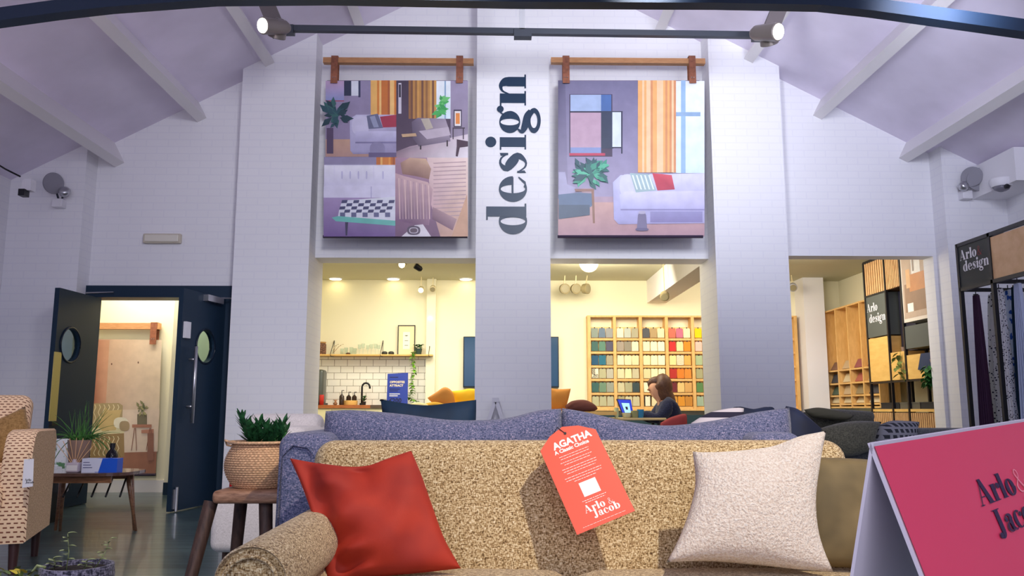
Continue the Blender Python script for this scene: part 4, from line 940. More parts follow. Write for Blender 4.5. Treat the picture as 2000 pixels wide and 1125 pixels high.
c = at(2, 858, 5.22); cm = boxpillow((0, 0, 0), .36, .30, .12, (R(-18), R(-24), R(14)))
for i, v in enumerate(cm.v): cm.v[i] = tuple(Vector(v)+c)
tag(cm.build('tan_cushion', fabric('tan_plaid', [(.36, (128, 96, 56)), (.64, (176, 138, 88))], 120, .3), smooth=True), 'tan cushion resting on the basketweave armchair', 'cushion')
m = MB(); q = at(62, 930, 4.6); m.prism([at(47, 897, 4.62), at(66, 896, 4.62), at(64, 950, 4.62), at(43, 953, 4.62)], (0, .002, 0))
t = thing('white_swing_tag', 'small white swing tag on the basketweave armchair arm', 'tag', q); m.build('card', WHITEP, t)
m = MB(); m.tube([at(57, 898, 4.615), at(56, 885, 4.70)], .001, 4); m.build('string', BLACK, t)
m = MB(); e = at(48, 944, 4.618); letters(m, 'Arlo', lambda u, v: e+Vector((u, 0, v+.013)), .008); letters(m, 'Jacob', lambda u, v: e+Vector((u+.005, 0, v)), .008); m.build('logo', BLACK, t)
# white botanical cushion and its dark seat beside the door
c = at(113, 905, 6.95); m = MB(); m.rbox(c.x-.075, c.x+.06, 6.95, 7.05, at(113, 962, 7).z, at(113, 857, 7).z, .02, 3); 
t = thing('botanical_print_chair', 'slim white chair with green botanical print between armchair and door', 'chair', (c.x, 7.1, 0))
def botan():
    m, n, b = nodes('botanical_print'); v = coord(n, scale=(1, 1, .7)); f = noise(n, v, 16, 3, .6)
    n.links.new(ramp(n, f, [(.36, (92, 140, 96)), (.42, (232, 236, 240)), (.6, (236, 238, 242)), (.68, (120, 160, 128))]), b.inputs['Base Color']); return m
m.build('backrest', botan(), t, True)
m = MB(); m.rbox(c.x-.25, c.x+.05, 6.7, 7.02, .36, .44, .02, 3); m.build('seat', botan(), t, True)
m = MB(); m.box(c.x-.2, c.x+.02, 6.8, 7.0, 0, .36); m.build('plinth', BLACK, t)
# ================================================================== COFFEE TABLE at left
TYc = 6.15; ztb = .44
ct = thing('coffee_table', 'small walnut coffee table with tapered legs and slatted shelf', 'table', (at(180, 920, TYc).x, TYc, 0))
xr = at(273, 918, TYc).x; xl = at(60, 925, TYc).x; xc_ = (xr+xl)/2; hw = (xr-xl)/2; hd = .25; N = 40
out = []
for k in range(N):
    a = 2*math.pi*k/N; ca, sa = math.cos(a), math.sin(a)
    out.append(Vector((xc_+hw*math.copysign(abs(ca)**.8, ca), TYc+hd*math.copysign(abs(sa)**.5, sa)*(1), ztb)))
m = MB(); m.prism(out, (0, 0, .022)); m.build('top', M('glossy_walnut', (96, 72, 66), .12, nz=.3, nscale=8, coat=.6), ct)
for lx, ly, tx_, ty_ in ((262, 1036, 255, TYc-.16), (108, 1036, 122, TYc-.16), (0, 0, 0, 0), (1, 0, 0, 0)):
    if tx_:
        ft = atz(lx, ly, 0); top = at(tx_, 935, ft.y+.04); top.z = ztb
    else:
        ft = Vector((xc_+(hw*.72 if lx == 0 else -hw*.72), TYc+.26, 0)); top = Vector((xc_+(hw*.6 if lx == 0 else -hw*.6), TYc+.16, ztb))
    MB().tube([ft, top], [.010, .02], 8).build('leg', WALN, ct, True)
m = MB(); m.box(xc_-hw*.7, xc_+hw*.7, TYc-.19, TYc-.17, ztb-.05, ztb); m.box(xc_-hw*.7, xc_+hw*.7, TYc+.17, TYc+.19, ztb-.05, ztb); m.build('apron', WALN, ct)
for k in range(5):
    x = xc_-.17+k*.1; m = MB(); m.tube([(x, TYc+.15, ztb-.05), (x+.085, TYc-.12, ztb-.15)], .007, 6); m.build('slat', BLACK, ct, True)
zt_t = ztb+.022
c = Vector((at(200, 900, TYc-.1).x, TYc-.1, zt_t)); t = thing('tissue_box', 'blue and white carton lying on the coffee table', 'box', c)
h_ = .095; m = MB(); m.box(c.x-.125, c.x-.03, c.y-.04, c.y+.05, zt_t, zt_t+h_); m.build('white_end', M('white_carton', (208, 214, 238), .5), t)
m = MB(); m.box(c.x-.03, c.x+.125, c.y-.04, c.y+.05, zt_t, zt_t+h_); m.build('carton', M('blue_carton', (28, 88, 208), .4), t)
m = MB(); m.poly([(c.x-.031, c.y-.041, zt_t+.002), (c.x-.005, c.y-.041, zt_t+.002), (c.x+.02, c.y-.041, zt_t+h_), (c.x-.031, c.y-.041, zt_t+h_)][::1]); m.build('white_stripe', M('white_carton'), t)
m = MB()
for k in range(3): m.box(c.x-.115, c.x-.05-.01*k, c.y-.0415, c.y-.0405, zt_t+.03+k*.018, zt_t+.034+k*.018)
m.build('printed_text', M('navy_print_box', (40, 50, 120), .5), t)
c = Vector((at(218, 900, TYc+.06).x, TYc+.06, zt_t)); t = thing('dark_bottle', 'dark glass pump bottle behind the blue carton', 'bottle', c)
m = MB(); m.lathe([(.04, 0), (.042, .01), (.042, .11), (.03, .135), (.016, .15), (.015, .165)], c, 20); m.build('bottle_body', M('dark_bottle_glass', (16, 14, 24), .1), t, True, angle=40)
m = MB(); m.lathe([(.019, .163), (.019, .195)], c, 14); m.build('cap', BLACK, t)
c = Vector((at(145, 915, TYc-.14).x, TYc-.14, zt_t)); t = thing('reed_diffuser', 'glass reed diffuser with fanned sticks on the coffee table', 'diffuser', c)
m = MB(); m.rbox(c.x-.042, c.x+.042, c.y-.035, c.y+.035, zt_t, zt_t+.068, .008, 3); m.lathe([(.02, .066), (.016, .075), (.016, .09)], c, 12); m.build('glass_jar', M('frosted_jar', (190, 180, 196), .15), t, True, angle=40)
m = MB(); m.box(c.x-.038, c.x+.038, c.y-.0365, c.y-.0355, zt_t+.012, zt_t+.05); m.build('label', WHITEP, t)
for k in range(9):
    a = (k-4)/4*.62; m = MB(); m.tube([c+Vector((-.3*a*.03, 0, .03)), c+Vector((math.sin(a)*.21, (k % 3-1)*.03, .03+math.cos(a)*.21))], .0022, 5); m.build('reed', M('reed_stick', (222, 178, 134), .6), t)
c = Vector((at(153, 900, TYc+.05).x, TYc+.05, zt_t)); t = thing('grass_pot', 'grey-brown pot of spiky grass on the coffee table', 'plant', c)
zp = at(153, 859, TYc+.05).z-zt_t
m = MB(); m.lathe([(.055, 0), (.06, .01), (.082, zp), (.076, zp), (.07, zp-.02)], c, 28); m.build('pot', M('taupe_pot', (150, 124, 112), .5), t, True, angle=40)
m = MB(); rnd = random.Random(9)
for k in range(70):
    a = rnd.uniform(0, 6.28); el = rnd.uniform(.55, 1.5); L = rnd.uniform(.14, .36) if k > 12 else rnd.uniform(.3, .5)
    if k < 13: el = rnd.uniform(.5, .9); a = rnd.choice([0, math.pi])+rnd.uniform(-.5, .5)
    dr = 0.15+1.0*(k < 13)+.7*max(0, 1.2-el); b = c+Vector((rnd.uniform(-.05, .05), rnd.uniform(-.05, .05), zp-.02)); pts = []; rs = []
    for i in range(9):
        q = i/8; pts.append(b+Vector((math.cos(a)*math.cos(el), math.sin(a)*math.cos(el), math.sin(el)))*L*q-Vector((0, 0, dr*L*q*q*.75))); rs.append(.0045*(1-q*.85))
    m.tube(pts, rs, 5)
m.build('blades', M('grass_green', (66, 122, 52), .45, nz=.35, nscale=20), t, True)
# ================================================================== FLOOR PLANTER bottom left
c = Vector((at(152, 1100, 3.6).x, 3.6, 0)); zr = at(152, 1103, 3.6).z
t = thing('felt_planter', 'dark woven planter with sparse succulents at the bottom edge', 'planter', c)
m = MB(); m.lathe([(.10, 0), (.13, .03), (.145, zr-.04), (.14, zr), (.128, zr), (.13, zr-.03)], c, 36); m.build('pot', fabric('dark_speckled_felt', [(.42, (40, 40, 56)), (.5, (86, 84, 106)), (.6, (140, 136, 160))], 130, 1.0), t, True, angle=50)
m = MB(); m.lathe([(.127, zr-.03), (.127, zr-.02)], c, 24); m.build('soil', SOIL, t)
SU2 = M('pale_sage_leaf', (136, 148, 104), .5, nz=.25)
for k, (ox, hh, seed) in enumerate(((-.035, .13, 1), (.06, .1, 2), (-.09, .03, 3), (.03, .02, 4))):
    rnd = random.Random(seed); b = c+Vector((ox, rnd.uniform(-.03, .03), zr-.02)); tip = b+Vector((.02*(k % 2)-.005+(.04 if k == 1 else 0), 0, hh+.02)); m = MB(); m.tube([b, (b+tip)/2+Vector((.008, 0, 0)), tip], [.003, .002, .0015], 5)
    for j in range(7):
        q = b.lerp(tip, .3+.7*j/6); a = j*2.2; leafblade(m, q, (math.cos(a), math.sin(a)*.6, .2), .036 if k != 1 else .03, .026, .2, 3)
    m.build('sprig', SU2, t, True)
m = MB(); m.tube([c+Vector((-.10, -.06, zr)), c+Vector((-.13, -.07, zr+.01)), c+Vector((-.16, -.07, zr-.03)), c+Vector((-.2, -.07, zr-.05))], [.006, .006, .004, .002], 6); m.build('trailing_stem', SU2, t, True)
c = Vector((at(40, 1120, 3.5).x, 3.5, 0)); t = thing('yellow_green_plant', 'low yellow-green leafy plant in the bottom left corner', 'plant', c); zr2 = at(40, 1135, 3.5).z
m = MB(); m.lathe([(.09, 0), (.12, .03), (.125, zr2-.02), (.11, zr2-.02)], c, 24); m.build('pot', M('taupe_pot'), t, True, angle=50)
m = MB(); m2 = MB(); rnd = random.Random(11)
for k in range(60):
    b = c+Vector((rnd.uniform(-.12, .1), rnd.uniform(-.08, .08), zr2+rnd.uniform(-.03, .03))); a = rnd.uniform(0, 6.28); leafblade(m if k % 3 else m2, b, (math.cos(a), math.sin(a), rnd.uniform(.2, 1)), .045, .024, .2, 3)
m.build('leaves', M('olive_leaf', (92, 110, 60), .5, nz=.3), t, True); m2.build('yellow_leaves', M('yellow_leaf', (196, 178, 62), .5, nz=.2), t, True)
# ================================================================== KITCHEN (left opening)
CB = BK-.02
za = at(700, 791, BK-.55).z
kb = thing('kitchen_base_unit', 'cream kitchen base unit below the wooden worktop', 'cabinet', (-2, BK-.3, 0))
xk1 = at(723, 800, BK-.6).x; xk2 = at(846, 800, BK-.6).x
m = MB(); m.box(xk0+.02, xk2, BK-.56, BK-.015, .1, za-.045); m.build('carcass', M('cream_cabinet', (236, 226, 180), .5), kb)
for k in range(4):
    a = xk0+.04+(xk2-xk0-.06)*k/4; b = a+(xk2-xk0-.06)/4-.01; m = MB(); m.box(a, b, BK-.58, BK-.56, .12, za-.06); o = m.build('door', M('cream_cabinet'), kb); sub(o, kb)
    m = MB(); m.tube([(b-.05, BK-.6, za-.2), (b-.05, BK-.6, za-.1)], .006, 6); m.build('handle', BLACK, o)
m = MB(); m.box(xk0+.04, xk2-.02, BK-.52, BK-.05, 0, .1); m.build('plinth', BLACK, kb)
o = MB().box(xk0+.01, xk1, BK-.6, BK-.013, za-.044, za).build('worktop', woodmat('oiled_worktop', (190, 112, 56), (150, 82, 38), (1, 6, 6))); tag(o, 'orange-brown wooden worktop under the kitchen tiles', 'worktop')
o = MB().box(xk1+.002, xk2, BK-.6, BK-.013, za-.044, za).build('dark_worktop', M('dark_worktop_stone', (92, 74, 60), .4)); tag(o, 'darker worktop section behind the blue price sign', 'worktop')
# coffee machine
c = at(628, 755, BK-.3); t = thing('coffee_machine', 'tall grey coffee machine on the worktop at kitchen left', 'appliance', (c.x, BK-.3, za))
m = MB(); m.rbox(c.x-.06, c.x+.045, BK-.42, BK-.15, za+.01, at(630, 722, BK-.3).z, .04, 5); m.build('body', M('machine_grey', (92, 96, 92), .35, metal=.4), t, True)
m = MB(); m.rbox(c.x-.13, c.x-.06, BK-.42, BK-.2, za+.01, at(630, 724, BK-.3).z-.02, .012, 3); m.build('front_panel', CHROME, t); m = MB(); m.box(c.x-.15, c.x+.06, BK-.45, BK-.12, za, za+.03); m.build('tray', BLACK, t)
c = at(635, 778, BK-.25); o = MB().lathe([(.03, 0), (.032, .13), (.028, .14)], (c.x+.0, BK-.48, za), 14).build('red_bag', M('red_packet', (200, 52, 44), .5), None, True); tag(o, 'red packet standing beside the coffee machine', 'packet')
c = at(655, 790, BK-.3); o = MB().lathe([(.018, 0), (.03, .02), (.012, .05), (.028, .075)], (c.x, BK-.3, za), 12).build('small_ornament', M('ornament_tan', (176, 128, 92), .5), None, True); tag(o, 'tiny tan ornament on the worktop between packet and bottles', 'ornament')
c = at(683, 790, BK-.3); o = MB().lathe([(.105, 0), (.11, .01), (.11, .065), (.1, .065), (.1, .02)], (c.x, BK-.3, za), 28).build('bamboo_tray', M('bamboo', (226, 184, 104), .5), None, True, angle=40); tag(o, 'round bamboo tray by the kitchen tap', 'tray')
for i, (px, h, lb) in enumerate(((671, .20, 'tallest brown pump bottle left of the bamboo tray'), (681, .16, 'brown pump bottle in the middle of the bamboo tray'), (692, .16, 'brown pump bottle nearest the tap'))):
    c = at(px, 780, BK-.3); q = Vector((c.x, BK-.3+(0 if i else -.14), za+(.021 if i else 0))); t = thing('pump_bottle', lb, 'bottle', q, 'pump bottles by the tap')
    m = MB(); m.lathe([(.032, 0), (.034, .01), (.034, h*.6), (.014, h*.72), (.012, h*.76)], q, 14); m.build('bottle_body', M('brown_glass', (52, 36, 28), .15), t, True, angle=40)
    m = MB(); m.tube([q+Vector((0, 0, h*.74)), q+Vector((0, 0, h)), q+Vector((.03, -.01, h))], .006, 6); m.build('pump', BLACK, t)
c = at(704, 790, BK-.3); q = Vector((c.x, BK-.2, za)); t = thing('kitchen_tap', 'black swan-neck tap on the wooden worktop', 'tap', q)
hh = at(706, 748, BK-.2).z-za-.06; pts = [q, q+Vector((0, 0, hh))]+[q+Vector((.055-.055*math.cos(R(k*30)), 0, hh+.06*math.sin(R(k*30)))) for k in range(1, 7)]; pts.append(q+Vector((.112, 0, hh-.02)))
m = MB(); m.tube(pts, .014, 8); m.build('spout', BLACK, t, True); m = MB(); m.tube([q+Vector((0, -.0, .05)), q+Vector((.07, -.02, .09))], .008, 6); m.build('lever', BLACK, t); m = MB(); m.lathe([(.03, 0), (.026, .03)], q, 14); m.build('base', BLACK, t)
c = Vector((at(711, 790, BK-.35).x, BK-.36, za)); t = thing('small_potted_herb', 'small dark green herb pot right of the tap', 'plant', c); m = MB(); m.lathe([(.025, 0), (.03, .05)], c, 12); m.build('pot', BLACK, t)
m = MB(); rnd = random.Random(3)
for k in range(24): a = rnd.uniform(0, 6.28); leafblade(m, c+Vector((0, 0, .05+rnd.uniform(0, .06))), (math.cos(a), math.sin(a), rnd.uniform(.3, 1.2)), .06, .02, .2, 3)
m.build('leaves', LEAF, t, True)
# blue price sign
c = at(775, 765, BK-.45); t = thing('price_sign', 'royal blue price sign standing on the kitchen worktop', 'sign', (c.x, BK-.4, za))
a, b, d, e = at(757, 730, BK-.42), at(797, 728, BK-.42), at(796, 792, BK-.46), at(755, 792, BK-.46); d.z = e.z = za
m = MB(); m.prism([a, b, d, e], (0, .012, 0)); m.build('board', M('royal_blue', (36, 58, 152), .4), t)
eu = (d-e).normalized(); ev = (a-e).normalized(); Ws = (d-e).length; Hs = (a-e).length; g = lambda u, v: e+eu*u+ev*v+Vector((0, -.003, 0))
m = MB(); sans('OPPOSITES', lambda u, v: g(u+.12*Ws, v+.70*Hs), Ws*.145, .0015, m); sans('ATTRACT', lambda u, v: g(u+.12*Ws, v+.59*Hs), Ws*.145, .0015, m); m.build('headline', M('cream_print', (232, 214, 178), .5), t)
m = MB()
for v0, w0 in ((.34, .5), (.28, .4)): m.poly([g(.12*Ws, v0*Hs), g((.12+w0)*Ws, v0*Hs), g((.12+w0)*Ws, (v0+.025)*Hs), g(.12*Ws, (v0+.025)*Hs)])
m.build('printed_text', WHITEP, t)
m = MB(); sans('£200', lambda u, v: g(u+.1*Ws, v+.08*Hs), Ws*.3, .002, m)
for v0, w0 in ((.5, .5), (.44, .4), (.88, .4)): m.poly([g(.12*Ws, v0*Hs), g((.12+w0)*Ws, v0*Hs), g((.12+w0)*Ws, (v0+.02)*Hs), g(.12*Ws, (v0+.02)*Hs)])
m.build('price', M('dark_navy_print', (14, 20, 62), .5), t)
m = MB(); m.bar(Vector((c.x, BK-.41, a.z-.1)), Vector((c.x, BK-.25, za+.005)), .06, .01); m.build('easel_back', M('royal_blue'), t)
# shelf
zs_ = at(700, 693, BK-.12).z; xs0 = xk0+.01; xs1 = at(846, 693, BK-.12).x
sh = thing('wall_shelf', 'long pale wooden shelf above the kitchen tiles', 'shelf', ((xs0+xs1)/2, BK-.1, zs_))
m = MB(); m.box(xs0, xs1-.0, BK-.25, BK-.001, zs_-.02, zs_); m.build('board', PLY, sh)
for px in (647, 744, 838):
    x = at(px, 693, BK-.2).x; z2 = at(px, 665, BK-.02).z; m = MB(); m.tube([(x, BK-.01, z2), (x, BK-.01, zs_-.02), (x-.0, BK-.26, zs_-.026), (x, BK-.26, zs_+.01), (x, BK-.01, z2)], .005, 5); m.build('bracket', BLACK, sh)
c = Vector((at(628, 690, BK-.13).x, BK-.13, zs_)); t = thing('storage_jar', 'large glass jar of dried goods at the left of the shelf', 'jar', c); hj = at(628, 668, BK-.13).z-zs_
m = MB(); m.lathe([(.062, .003), (.064, .01), (.064, hj*.8), (.05, hj*.9)], c, 20); m.build('contents', M('dried_goods', (110, 78, 62), .8, nz=.6, nscale=60), t, True, angle=50); m = MB(); m.lathe([(.058, hj*.9), (.06, hj)], c, 20); m.build('lid', M('cork', (176, 132, 78), .8), t)
c = Vector((at(650, 690, BK-.13).x, BK-.13, zs_)); t = thing('dried_stems', 'thin dried stems in a slim glass vase on the shelf', 'vase', c); m = MB(); m.lathe([(.018, 0), (.016, .06), (.012, .07)], c, 12); m.build('vase', glassmat('clear_glass'), t, True)
m = MB()
for k in range(4): m.tube([c+Vector((0, 0, .02)), c+Vector((.02+.03*k, 0, .12+.02*(k % 2))), c+Vector((.04+.035*k, 0, .13+.02*(k % 2)))], .002, 4); m.lathe([(.001, -.006), (.007, 0), (.001, .006)], c+Vector((.04+.035*k, 0, .13+.02*(k % 2))), 6)
m.build('stems', M('dry_stem', (170, 140, 100), .8), t)
GLS = glassmat('clear_glass'); GLS.node_tree.nodes['Principled BSDF'].inputs['IOR'].default_value = 1.035
g0 = None
for k, px in enumerate((668, 677, 686, 694, 702, 710, 718, 726, 733, 740)):
    c = Vector((at(px, 690, BK-.1).x, BK-.1-.05*(k % 2), zs_)); h = .09+.05*(k > 3)+.01*(k % 3)
    m = MB(); m.lathe([(.022, 0), (.027, h), (.025, h), (.021, .006)], (0, 0, 0), 14) if k < 4 else m.lathe([(.024, 0), (.004, .006), (.004, h*.45), (.024, h*.6), (.026, h), (.024, h), (.02, h*.62)], (0, 0, 0), 14)
    o = m.build('drinking_glass', GLS, None, True); o.location = c
    tag(o, 'clear %s on the kitchen shelf, number of kind standing %s' % ('tumbler' if k < 4 else 'wine glass', 'in the row'), 'glass', 'clear %s on the shelf' % ('tumblers' if k < 4 else 'wine glasses'))
    o['label'] = 'clear short tumbler in the left half of the kitchen shelf' if k < 4 else 'clear stemmed glass in the middle of the kitchen shelf'
c = Vector((at(680, 691, BK-.2).x, BK-.2, zs_)); o = MB().lathe([(.03, 0), (.035, .012), (.02, .025)], c, 12).build('dark_dish', M('brown_dish', (80, 50, 36), .5), None, True); tag(o, 'small dark dish in front of the tumblers on the shelf', 'dish')
for k, px in enumerate((751, 764)):
    c = Vector((at(px, 691, BK-.13).x, BK-.13, zs_)); o = MB().lathe([(.035, 0), (.045, .02), (.04, .04), (.02, .05)], c, 14).build('dark_bowl', M('dark_stoneware', (44, 46, 42), .5), None, True)
    tag(o, ('dark stoneware bowl by the shelf bracket' if k == 0 else 'dark stoneware bowl beside the framed print'), 'bowl')
a, b = at(776, 690, BK-.06), at(810, 690, BK-.06); z2 = at(790, 635, BK-.05).z; t = thing('framed_print', 'tall thin black framed print leaning on the shelf', 'picture', ((a.x+b.x)/2, BK-.06, zs_))
m = MB(); w_ = .012; m.box(a.x, b.x, BK-.05, BK-.03, zs_, zs_+w_); m.box(a.x, b.x, BK-.05, BK-.03, z2-w_, z2); m.box(a.x, a.x+w_, BK-.05, BK-.03, zs_, z2); m.box(b.x-w_, b.x, BK-.05, BK-.03, zs_, z2); m.build('frame', BLACK, t)
m = MB(); m.box(a.x+w_, b.x-w_, BK-.04, BK-.032, zs_+w_, z2-w_); m.build('paper', M('cream_paper', (238, 222, 176), .6), t)
xc_ = (a.x+b.x)/2; zc_ = (zs_+z2)/2; m = MB(); m.box(xc_-.05, xc_+.05, BK-.042, BK-.0405, zc_-.13, zc_+.12); m.build('mount', M('white_mount', (250, 244, 222), .6), t)
m = MB(); m.lathe([(.03, 0), (.001, .01)], (xc_, BK-.043, zc_+.07), 4, Vector((0, 0, -1)))
for k in (-.01, -.08): m.box(xc_-.025, xc_+.025, BK-.0435, BK-.0425, zc_+k, zc_+k+.006)
m.build('motif', BLACK, t)
# trailing plant on shelf
c = Vector((at(817, 690, BK-.13).x, BK-.13, zs_)); t = thing('trailing_ivy', 'dark potted ivy trailing down from the kitchen shelf', 'plant', c)
m = MB(); m.lathe([(.04, 0), (.055, .09), (.05, .09)], c, 20); m.build('pot', M('dark_green_pot', (40, 62, 56), .5), t, True, angle=50)
m = MB(); rnd = random.Random(4)
for k in range(34): a = rnd.uniform(0, 6.28); leafblade(m, c+Vector((rnd.uniform(-.05, .05), rnd.uniform(-.04, .04), .09+rnd.uniform(0, .05))), (math.cos(a), math.sin(a), rnd.uniform(.1, .9)), .05, .04, .3, 3)
m.build('crown', LEAF, t, True)
m = MB(); path = [(812, 686), (806, 690), (806, 710), (809, 730), (804, 748), (806, 765), (800, 775), (812, 784), (822, 790)]
W4 = catmull([at(x, y, BK-.28) for x, y in path], 46); m.tube(W4, .003, 4)
for k, q in enumerate(W4[2:]):
    for j in range(2):
        a = rnd.uniform(0, 6.28); leafblade(m, q, (math.cos(a), math.sin(a)*.5, rnd.uniform(-.6, .3)), .05, .046, .2, 3)
m.build('trail', LEAFB, t, True)
# cushions near kitchen opening
DSP = thing('display_table', 'low display counter under the cushions behind the wall opening', 'table', (.1, 9.8, 0))
zd = .88
m = MB(); m.box(at(770, 800, 9.8).x, at(1200, 800, 9.8).x, 9.6, 10.2, zd-.04, zd); m.build('top', PLY, DSP); m = MB(); m.box(-.9, 1.2, 9.7, 10.1, 0, zd-.04); m.build('base', PLASTER, DSP)
def ccush(name, E, Y, th, mt, lb, seed): tag(cush(E, Y, th, 18, seed).build(name, mt, smooth=True), lb, 'cushion')
ccush('ochre_cushion', [[(835, 777), (852, 766), (869, 756), (884, 766), (890, 790)], [(890, 790), (882, 796), (878, 799)], [(840, 783), (855, 795), (878, 799)], [(835, 777), (837, 780), (840, 783)]], 9.75, .16, OCHRE, 'ochre cushion left of the yellow cushion in the kitchen opening', 21)
ccush('yellow_cushion', [[(881, 764), (900, 762), (918, 759), (940, 762)], [(940, 762), (938, 780), (940, 803)], [(888, 801), (915, 803), (940, 803)], [(881, 764), (886, 780), (888, 801)]], 9.95, .16, MUST, 'bright yellow cushion beside the central pier', 22)
ccush('flat_mustard_cushion', [[(822, 790), (850, 785), (880, 792)], [(880, 792), (884, 797), (882, 803)], [(820, 803), (850, 804), (882, 803)], [(822, 790), (820, 796), (820, 803)]], 9.66, .14, M('mustard_cloth', (214, 160, 40), .8), 'mustard cushion lying under the ochre cushion', 23)
ccush('cream_throw', [[(790, 792), (815, 786), (838, 790)], [(838, 790), (840, 796), (836, 802)], [(792, 802), (815, 803), (836, 802)], [(790, 792), (789, 798), (792, 802)]], 9.62, .12, M('cream_throw_cloth', (222, 206, 150), .8), 'folded cream throw left of the mustard cushion', 24)
ccush('sand_cushion', [[(1066, 757), (1090, 760), (1115, 759)], [(1115, 759), (1110, 780), (1104, 802)], [(1066, 803), (1085, 804), (1104, 802)], [(1066, 757), (1066, 780), (1066, 803)]], 9.8, .16, OCHRE, 'tan orange cushion right of the central pier', 25)
ccush('plum_cushion', [[(1104, 792), (1118, 783), (1142, 781), (1160, 789), (1167, 797)], [(1167, 797), (1166, 800), (1160, 803)], [(1108, 802), (1135, 805), (1160, 803)], [(1104, 792), (1105, 798), (1108, 802)]], 9.66, .16, PLUM, 'brown plum cushion lying beside the tan orange cushion', 26)
# television
a, b = at(905, 657, BK-.08), at(1092, 757, BK-.08); t = thing('wall_television', 'dark blue flat television on the back wall, half behind the central pier', 'television', ((a.x+b.x)/2, BK-.05, b.z))
m = MB(); m.rbox(a.x, b.x, BK-.07, BK-.001, b.z, a.z, .008, 2); m.build('casing', M('tv_case', (16, 28, 44), .4), t); m = MB(); m.box(a.x+.015, b.x-.015, BK-.073, BK-.07, b.z+.02, a.z-.015); m.build('screen', M('tv_screen', (24, 66, 104), .2), t)
# ceiling fixtures in the back room
for k, (px, py, lb) in enumerate(((655, 553, 'leftmost glowing ceiling downlight in the kitchen'), (768, 550, 'glowing ceiling downlight left of the ceiling spots'), (910, 551, 'glowing ceiling downlight beside the central pier'))):
    Yd = 10.9; c = atz(px, py, zc)
    if c.y > BK-.1: c = Vector((c.x*(BK-.15)/c.y, BK-.15, zc))
    t = thing('downlight', lb, 'ceiling light', c, 'kitchen ceiling downlights'); m = MB(); m.lathe([(.10, -.012), (.105, -.004), (.105, 0)], c, 20); m.build('trim_ring', WHITEP, t); m = MB(); m.lathe([(.08, -.018), (.085, -.012)], c, 20); m.build('lamp', emit('warm_lamp', (255, 236, 180), 8), t)
def smallspot(px, py, Y, lb, glow, ax=(0, -.8, -.4), r=.045, matc=None):
    c = at(px, py, Y); t = thing('ceiling_spotlight', lb, 'spotlight', c, 'back room ceiling spotlights'); ax = Vector(ax).normalized()
    m = MB(); m.lathe([(r*.5, -.09), (r*.95, -.07), (r, 0), (r*.85, .004)], c, 16, ax); m.build('can', matc or M('spot_cream', (214, 200, 160), .4, metal=.2), t, True, angle=40)
    m = MB(); m.lathe([(r*.8, .003), (r*.78, .008)], c, 16, ax); m.build('lens', emit('warm_lamp', (255, 236, 180), 8) if glow else M('dull_lens', (150, 140, 110), .3), t)
    m = MB(); m.tube([c-ax*.05, Vector((c.x, c.y+.04, zc))], .008, 6); m.build('stem', M('spot_cream'), t)
smallspot(785, 517, 9.2, 'glowing ceiling spotlight at the top of the kitchen opening', True, (-.1, -.9, -.2)); smallspot(811, 519, 9.2, 'dark spotlight beside the glowing one in the kitchen opening', False, (-.8, -.3, .5), .035, BLACK)
smallspot(822, 567, 11.65, 'left of the two small spots by the kitchen corner', True); smallspot(845, 565, 11.7, 'right of the two small spots by the kitchen corner', False)
for px, lb in ((1104, 'leftmost of three round spots above the television end'), (1126, 'middle one of three round spots in a row'), (1148, 'rightmost of three round spots, seen side on')): smallspot(px, 564, 11.5, lb, False, (.2 if px < 1140 else .9, -.8, -.1), .075, M('spot_bronze', (150, 136, 100), .5))
smallspot(1298, 580, 10.4, 'double spotlight hanging from the white ceiling beam', False, (-.2, -.8, -.5), .06, M('spot_bronze'))
c = at(1150, 513, 9.0); smallspot(1150, 513, 9.0, 'brilliant spotlight at the top of the swatch opening', True, (0, -1, -.05), .11)
lo = bpy.data.lights.new('brilliant_spot_glow', 'POINT'); lo.energy = 14; lo.color = (1, .93, .75); lo.shadow_soft_size = .05; oo = bpy.data.objects.new('brilliant_spot_glow', lo); C.objects.link(oo); oo.location = c+Vector((0, -.2, -.05))
for px, lb in ((1549, 'grey ceiling spotlight at the left edge of the right opening'),): smallspot(px, 562, 11.4, lb, False, (-.2, -.8, -.4), .06, GREYL)
c = at(840, 622, BK-.13); o = MB().lathe([(.03, 0), (.025, .015)], c, 14, Vector((0, -1, 0))).build('indicator_lamp', emit('cyan_lamp', (150, 232, 240), 1.6)); tag(o, 'small round pale cyan lamp on the kitchen corner strip', 'lamp')
# ================================================================== SWATCH WALL
SY = BK-.16
sw_ = thing('swatch_rack', 'tall pale wooden swatch rack on the back wall', 'rack', (at(1260, 800, SY).x, SY+.1, .88))
xb = [at(px, 700, SY).x for px in (1151, 1201, 1252, 1303, 1354)]; step = (xb[-1]-xb[0])/4
for k in range(1, 5): xb.append(xb[4]+step*k)
zt3, zb3 = at(1250, 617, SY).z, at(1250, 798, SY).z
for x in xb: MB().box(x-.022, x+.022, SY-.02, BK-.001, zb3, zt3).build('upright', LADDER, sw_)
m = MB(); m.box(xb[0]-.025, xb[-1]+.025, SY-.024, BK-.001, zt3-.02, zt3+.004); m.build('top_rail', LADDER, sw_); m = MB(); m.box(xb[0]-.02, xb[-1]+.02, SY-.03, BK-.001, zb3-.03, zb3); m.build('bottom_rail', LADDER, sw_)
rowz = [at(1250, y, SY).z for y in (641, 667, 694, 720, 747, 774)]; hsw = rowz[0]-at(1250, 659.5, SY).z
for z in rowz: MB().box(xb[0], xb[-1], SY+.005, SY+.035, z-hsw-.04, z-hsw-.008).build('ledge', LADDER, sw_)
m = MB(); m.box(xb[0], xb[-1], BK-.03, BK-.001, zb3, rowz[0]+.03); m.build('back_panel', woodmat('pale_rack_back', (240, 206, 140), (232, 192, 120)), sw_)
